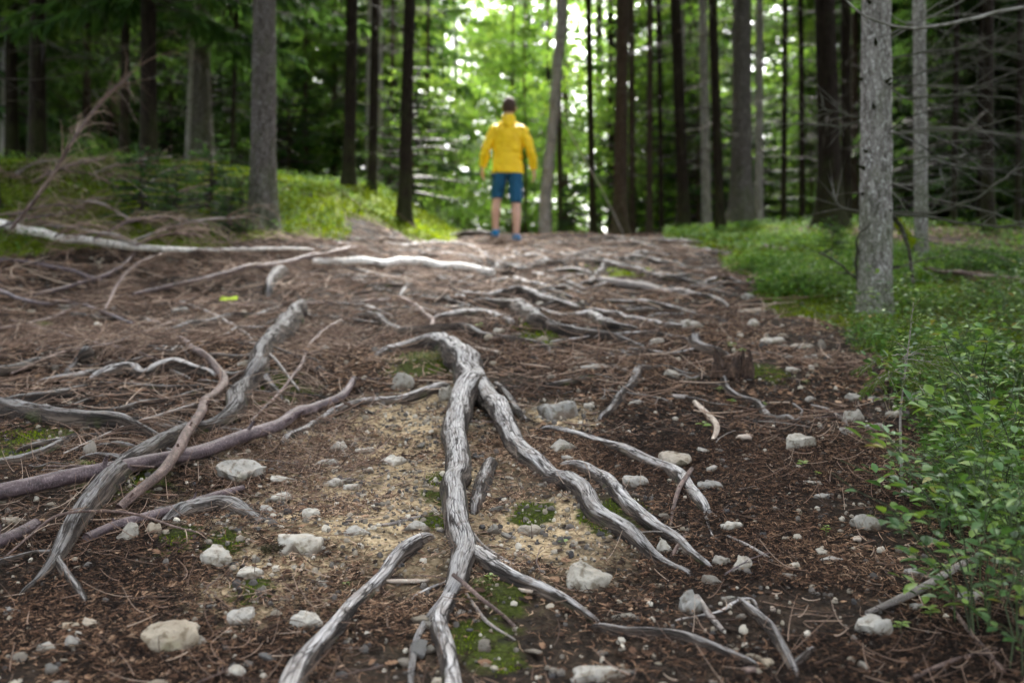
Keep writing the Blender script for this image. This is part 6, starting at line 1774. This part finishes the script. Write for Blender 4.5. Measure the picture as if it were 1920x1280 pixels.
def remesh(mb, vox, smooth=2, disp=None):
    me = mb.mesh('tmp', None); o = bpy.data.objects.new('tmp', me); C.objects.link(o)
    m = o.modifiers.new('r', 'REMESH'); m.mode = 'VOXEL'; m.voxel_size = vox; m.use_smooth_shade = True
    s = o.modifiers.new('s', 'SMOOTH'); s.iterations = smooth; s.factor = .5
    dg = bpy.context.evaluated_depsgraph_get()
    out = bpy.data.meshes.new_from_object(o.evaluated_get(dg))
    bpy.data.objects.remove(o); bpy.data.meshes.remove(me)
    if disp is not None:
        v = np.zeros(len(out.vertices) * 3); out.vertices.foreach_get('co', v); v = v.reshape(-1, 3)
        nn = np.zeros(len(out.vertices) * 3); out.vertices.foreach_get('normal', nn); nn = nn.reshape(-1, 3)
        v = v + nn * disp(v)[:, None]; out.vertices.foreach_set('co', v.ravel()); out.update()
    out.polygons.foreach_set('use_smooth', np.ones(len(out.polygons), bool))
    return out
# local frame: x to the right of the picture, y away from the camera (he faces +y), z up. Left foot stands a little higher.
LF, RF = np.array([-.145, .06, .03]), np.array([.135, -.10, -.035])
hip_z = .90
def leg(f, sx):
    return [(sx * .080, .0, hip_z), (sx * .103, .005, .70), (f[0] * .90, f[1] * .5 + .015, f[2] + .48), (f[0] * .97, f[1] * .8 - .025, f[2] + .36), (f[0], f[1] - .01, f[2] + .22), (f[0], f[1], f[2] + .09), (f[0], f[1] + .0, f[2] + .05)]
LR = [.085, .068, .055, .060, .046, .036, .038]
shL, elL, wrL = (-.172, .0, 1.385), (-.278, -.03, 1.12), (-.325, .045, .915)
shR, elR, wrR = (.176, .0, 1.38), (.290, -.03, 1.11), (.330, .06, .890)
body = MB()
for f, sx in ((LF, -1), (RF, 1)):
    body.add(*limb(leg(f, sx), LR))
    V, Q, T = loft([ell((f[0], f[1] + y_, f[2] + z_), w_, .001 + h_, 16) for y_, z_, w_, h_ in ()]) if False else (None, None, None)
    fp, fq = spline(np.array([(f[0], f[1] - .06, f[2] + .045), (f[0], f[1], f[2] + .05), (f[0] + sx * .01, f[1] + .08, f[2] + .04), (f[0] + sx * .02, f[1] + .16, f[2] + .028)]), .015, np.array([.032, .042, .042, .03]))
    V, Q, T, rc, top = tubes(fp, fq[None], 14); body.add(V, Q, T)
V, Q, T = loft([ell((0, 0, z), a, b_) for z, a, b_ in ((.84, .11, .08), (.90, .145, .10), (.98, .150, .10), (1.08, .145, .10), (1.2, .155, .11), (1.32, .175, .115), (1.42, .175, .10), (1.47, .11, .08), (1.5, .06, .06))]); body.add(V, Q, T)
V, Q, T = loft([ell((0, .0, z), a, a) for z, a in ((1.44, .062), (1.52, .056), (1.6, .056))]); body.add(V, Q, T)
hd = ICO[3][0].copy(); hd[:, 0] *= .080 * (1 - .18 * np.clip(-hd[:, 2], 0, 1)); hd[:, 1] = hd[:, 1] * .095 + .012; hd[:, 2] = hd[:, 2] * .118
body.add(hd + [.004, .012, 1.672], None, ICO[3][1])
for pts, rd in (([(.006, .10, 1.67), (.006, .125, 1.645), (.006, .112, 1.635)], [.008, .013, .009]), ([(-.02, .098, 1.60), (.006, .106, 1.598), (.032, .098, 1.60)], [.006, .009, .006]), ([(.006, .07, 1.565), (.006, .095, 1.562)], [.02, .018])):
    body.add(*limb(pts, rd, 8))
for sx in (-1, 1):
    body.add(*limb([(.006 + sx * .074, .005, 1.675), (.006 + sx * .083, -.004, 1.66), (.006 + sx * .078, .0, 1.63)], [.012, .014, .008], 8))
for sh_, el_, wr_, sx in ((shL, elL, wrL, -1), (shR, elR, wrR, 1)):
    body.add(*limb([sh_, el_, wr_], [.05, .042, .028]))
    w_ = np.array(wr_)
    kn = w_ + [sx * .004, .02, -.085]
    fp = np.linspace(w_, kn, 6); V, Q, T = loft([ell(c_, a_, b_, 14) for c_, a_, b_ in zip(fp[::-1], [.018, .020, .020, .019, .017, .021], [.040, .042, .040, .034, .028, .024])], 14); body.add(V, Q, T)
    for q in range(4):
        o_ = (q - 1.5) * .020; L_ = [.070, .080, .076, .060][q]
        b0 = kn + [0, o_, .004]
        body.add(*limb([b0, b0 + np.array([-sx * .006, .006, -.45 * L_]), b0 + np.array([-sx * .022, .010, -.78 * L_]), b0 + np.array([-sx * .036, .008, -.92 * L_])], [.0092, .0085, .0078, .006], 8))
    t0 = w_ + [0, .025, -.03]
    body.add(*limb([t0, t0 + np.array([-sx * .006, .028, -.03]), t0 + np.array([-sx * .012, .034, -.062])], [.011, .0095, .007], 8))
man = empty('person', (PX, PY, gz))
skin = m_plain('skin', (.56, .33, .25), .55, .08, 30, .05)
link('body', remesh(body, .0065, 1), man).data.materials.append(skin)
# jacket
def folds(amp):
    return lambda v: amp * (fbm(v[:, 0] * 9, v[:, 1] * 9, v[:, 2] * 16, seed=5, oct=3) + .7 * noise(v[:, 0] * 25, v[:, 1] * 10, v[:, 2] * 22, seed=6))
jk = MB()
V, Q, T = loft([ell((0, .0, z), a, b_, 28) for z, a, b_ in ((.835, .194, .140), (.87, .196, .142), (.97, .186, .138), (1.08, .182, .136), (1.2, .185, .138), (1.30, .190, .138), (1.37, .186, .128), (1.42, .160, .112), (1.455, .128, .10), (1.485, .095, .085), (1.52, .072, .075))], 28); jk.add(V, Q, T)
for sh_, el_, wr_, sx in ((shL, elL, wrL, -1), (shR, elR, wrR, 1)):
    s_, e_, w_ = map(np.array, (sh_, el_, wr_))
    jk.add(*limb([s_ + [-sx * .04, 0, .005], s_ + [sx * .008, 0, -.02], (s_ + e_) / 2 + [sx * .006, 0, 0], e_, (e_ + w_) / 2 + [sx * .004, 0, 0], w_ + (e_ - w_) * .10], [.066, .069, .064, .057, .054, .043]))
yel = NT('yellow rain jacket'); n_ = yel.noise(yel.n('TexCoord').outputs['Object'], 14, 4)
yel = yel.fin(yel.mix(yel.mr(n_, .3, .7), (.80, .50, .006), (.88, .60, .012)), .5, None, .3)
link('jacket', remesh(jk, .009, 2, folds(.009)), man).data.materials.append(yel)
jacket = man.children[-1]
hb = MB()
V, Q, T = loft([ell((.004, y_, z), a, b_, 24) for z, a, b_, y_ in ((1.40, .022, .016, -.125), (1.43, .060, .034, -.11), (1.47, .082, .056, -.08), (1.51, .086, .070, -.05), (1.545, .080, .076, -.025), (1.565, .070, .074, -.008), (1.575, .062, .066, .0))], 24); hb.add(V, Q, T)
hd_o = link('hood', remesh(hb, .008, 2, folds(.006)), jacket); hd_o.data.materials.append(yel)
# hem and cuffs
V, Q, T = loft([ell((0, 0, z), a, b_, 28) for z, a, b_ in ((.832, .190, .138), (.836, .199, .147), (.852, .199, .147), (.858, .193, .140))], 28)
MB().add(V, Q, T).build('hem', yel, jacket)
for el_, wr_ in ((elL, wrL), (elR, wrR)):
    e_, w_ = np.array(el_), np.array(wr_)
    V, Q, T = limb([w_ + (e_ - w_) * .08, w_ + (e_ - w_) * .18], [.043, .045]); MB().add(V, Q, T).build('cuff', yel, jacket)
# shorts
so = MB()
for f, sx in ((LF, -1), (RF, 1)):
    kz = f[2] + .50
    V, Q, T = loft([ell((x_, y_, z), a, b_) for x_, y_, z, a, b_ in ((f[0] * .88, f[1] * .5 + .01, kz, .076, .082), (f[0] * .86, f[1] * .4 + .01, kz + .08, .080, .088), (sx * .105, .0, .70, .089, .102), (sx * .09, 0, .82, .098, .115), (sx * .08, 0, .92, .09, .115))]); so.add(V, Q, T)
V, Q, T = loft([ell((0, 0, z), a, b_) for z, a, b_ in ((.80, .12, .10), (.86, .18, .128), (.96, .172, .122), (1.0, .165, .118))]); so.add(V, Q, T)
link('shorts', remesh(so, .008, 2, folds(.004)), man).data.materials.append(m_plain('navy blue shorts', (.010, .075, .155), .8, .2, 20, .1))
# hair
hv = ICO[4][0].copy(); keep = (hv[:, 1] < .35 + .5 * hv[:, 2]) & (hv[:, 2] > -.62)
hv2 = hv * [.089, .108, .130] * (1 + .03 * noise(*(hv * 9).T, seed=3))[:, None]; ft = ICO[4][1]; ft = ft[keep[ft].all(1)]
link('hair', MB().add(hv2 + [.004, .020, 1.678], None, ft).mesh('hair', m_plain('short brown hair', (.055, .032, .022), .75, .4, 90, .6)), man)
for sx in (-1, 1):
    o = link('eye', MB().add(ICO[2][0] * .0115 + [.006 + sx * .031, .098, 1.668], None, ICO[2][1]).mesh('eye', m_plain('eye white', (.7, .7, .7), .3, .05)), man)
blue = m_plain('bright blue shoe', (.008, .16, .36), .5, .2, 60, .1); sole = m_plain('dark shoe sole', (.015, .02, .03), .7)
for f, sx in ((LF, -1), (RF, 1)):
    sb = MB()
    fp, fq = spline(np.array([(f[0], f[1] - .075, f[2] + .05), (f[0], f[1] - .01, f[2] + .06), (f[0] + sx * .01, f[1] + .08, f[2] + .052), (f[0] + sx * .02, f[1] + .17, f[2] + .038), (f[0] + sx * .022, f[1] + .20, f[2] + .034)]), .015, np.array([.036, .049, .050, .042, .03]))
    V, Q, T, rc, top = tubes(fp, fq[None], 16); V[:, 2] = np.maximum(V[:, 2], f[2] + .014); sb.add(V, Q, T)
    V, Q, T = loft([ell((f[0], f[1], f[2] + z), a, a * 1.1, 16) for z, a in ((.05, .046), (.09, .044), (.105, .043))], 16); sb.add(V, Q, T)
    s_ = link('shoe', remesh(sb, .006, 1), man); s_.data.materials.append(blue)
    th = np.arange(24) / 24 * 2 * math.pi
    ring = lambda z, k_: np.stack([f[0] + sx * .01 + (.050 + .006 * np.sin(th)) * k_ * np.cos(th), f[1] + .06 + .147 * k_ * np.sin(th), f[2] + z + 0 * th], 1)
    V, Q, T = loft([ring(-.012, .96), ring(-.006, 1.0), ring(.016, 1.0), ring(.020, .96)], 24)
    link('sole', MB().add(V, Q, T).mesh('sole', sole), s_)
man.rotation_euler = (0, math.radians(1.2), math.radians(-5))
tag(man, 'man seen from behind in yellow jacket and blue shorts at the top of the path', 'person')

for o in bpy.data.objects:
    if o.parent is not None and o.name.split('.')[0] in ('boughs', 'dead_branches', 'stems'):
        o['kind'] = 'stuff'

# name the trees farther back by the gap between the nearer trunks in which they stand
REF = [(-14, 'left edge trunk'), (232, 'trunk behind the sapling tip'), (377, 'broad grey trunk'), (434, 'thin dark stem'), (494, 'stout grey trunk'), (653, 'first bank trunk'), (698, 'middle bank trunk'),
       (759, 'third bank trunk'), (949, 'man'), (1018, 'leaning tree'), (1112, 'slim dark trunk'), (1163, 'stout brown trunk'), (1217, 'slim brown trunk'), (1282, 'bowed dark trunk'), (1325, 'pale flaky trunk'),
       (1389, 'thickest grey trunk'), (1469, 'thin dark pair'), (1556, 'wide black trunk'), (1640, 'near scaly tree'), (1726, 'slim lichened tree'), (1852, 'shaded right trunk'), (1925, 'right edge')]
ORD = ['nearest', 'second', 'third', 'fourth', 'fifth', 'sixth', 'seventh', 'eighth', 'ninth', 'tenth', 'eleventh', 'twelfth']
gaps = {}
for o in C.objects:
    gname = o.get('group', '')
    if o.parent is None and gname and any(w_ in gname for w_ in ('wood behind', 'shaded spruces', 'young beeches', 'young spruces')):
        x_, y_ = o.location[:2]; px_ = 960 + F * x_ / y_
        if -14 <= px_ < 1925:
            k_ = max(i_ for i_, q_ in enumerate(REF) if q_[0] <= px_)
            gaps.setdefault((gname.split(' ')[0] + gname.split(' ')[1], k_), []).append((y_, o))
KN = {'sprucesof': 'tall spruce', 'shadedspruces': 'low-boughed spruce', 'youngbeeches': 'leafy beech', 'youngspruces': 'small spruce'}
for (kn, k_), lst in gaps.items():
    lst.sort(key=lambda q_: q_[0])
    for i_, (_, o) in enumerate(lst[:12]):
        o['label'] = '%s, %s back between %s and %s' % (KN[kn], ORD[i_], REF[k_][1], REF[k_ + 1][1])
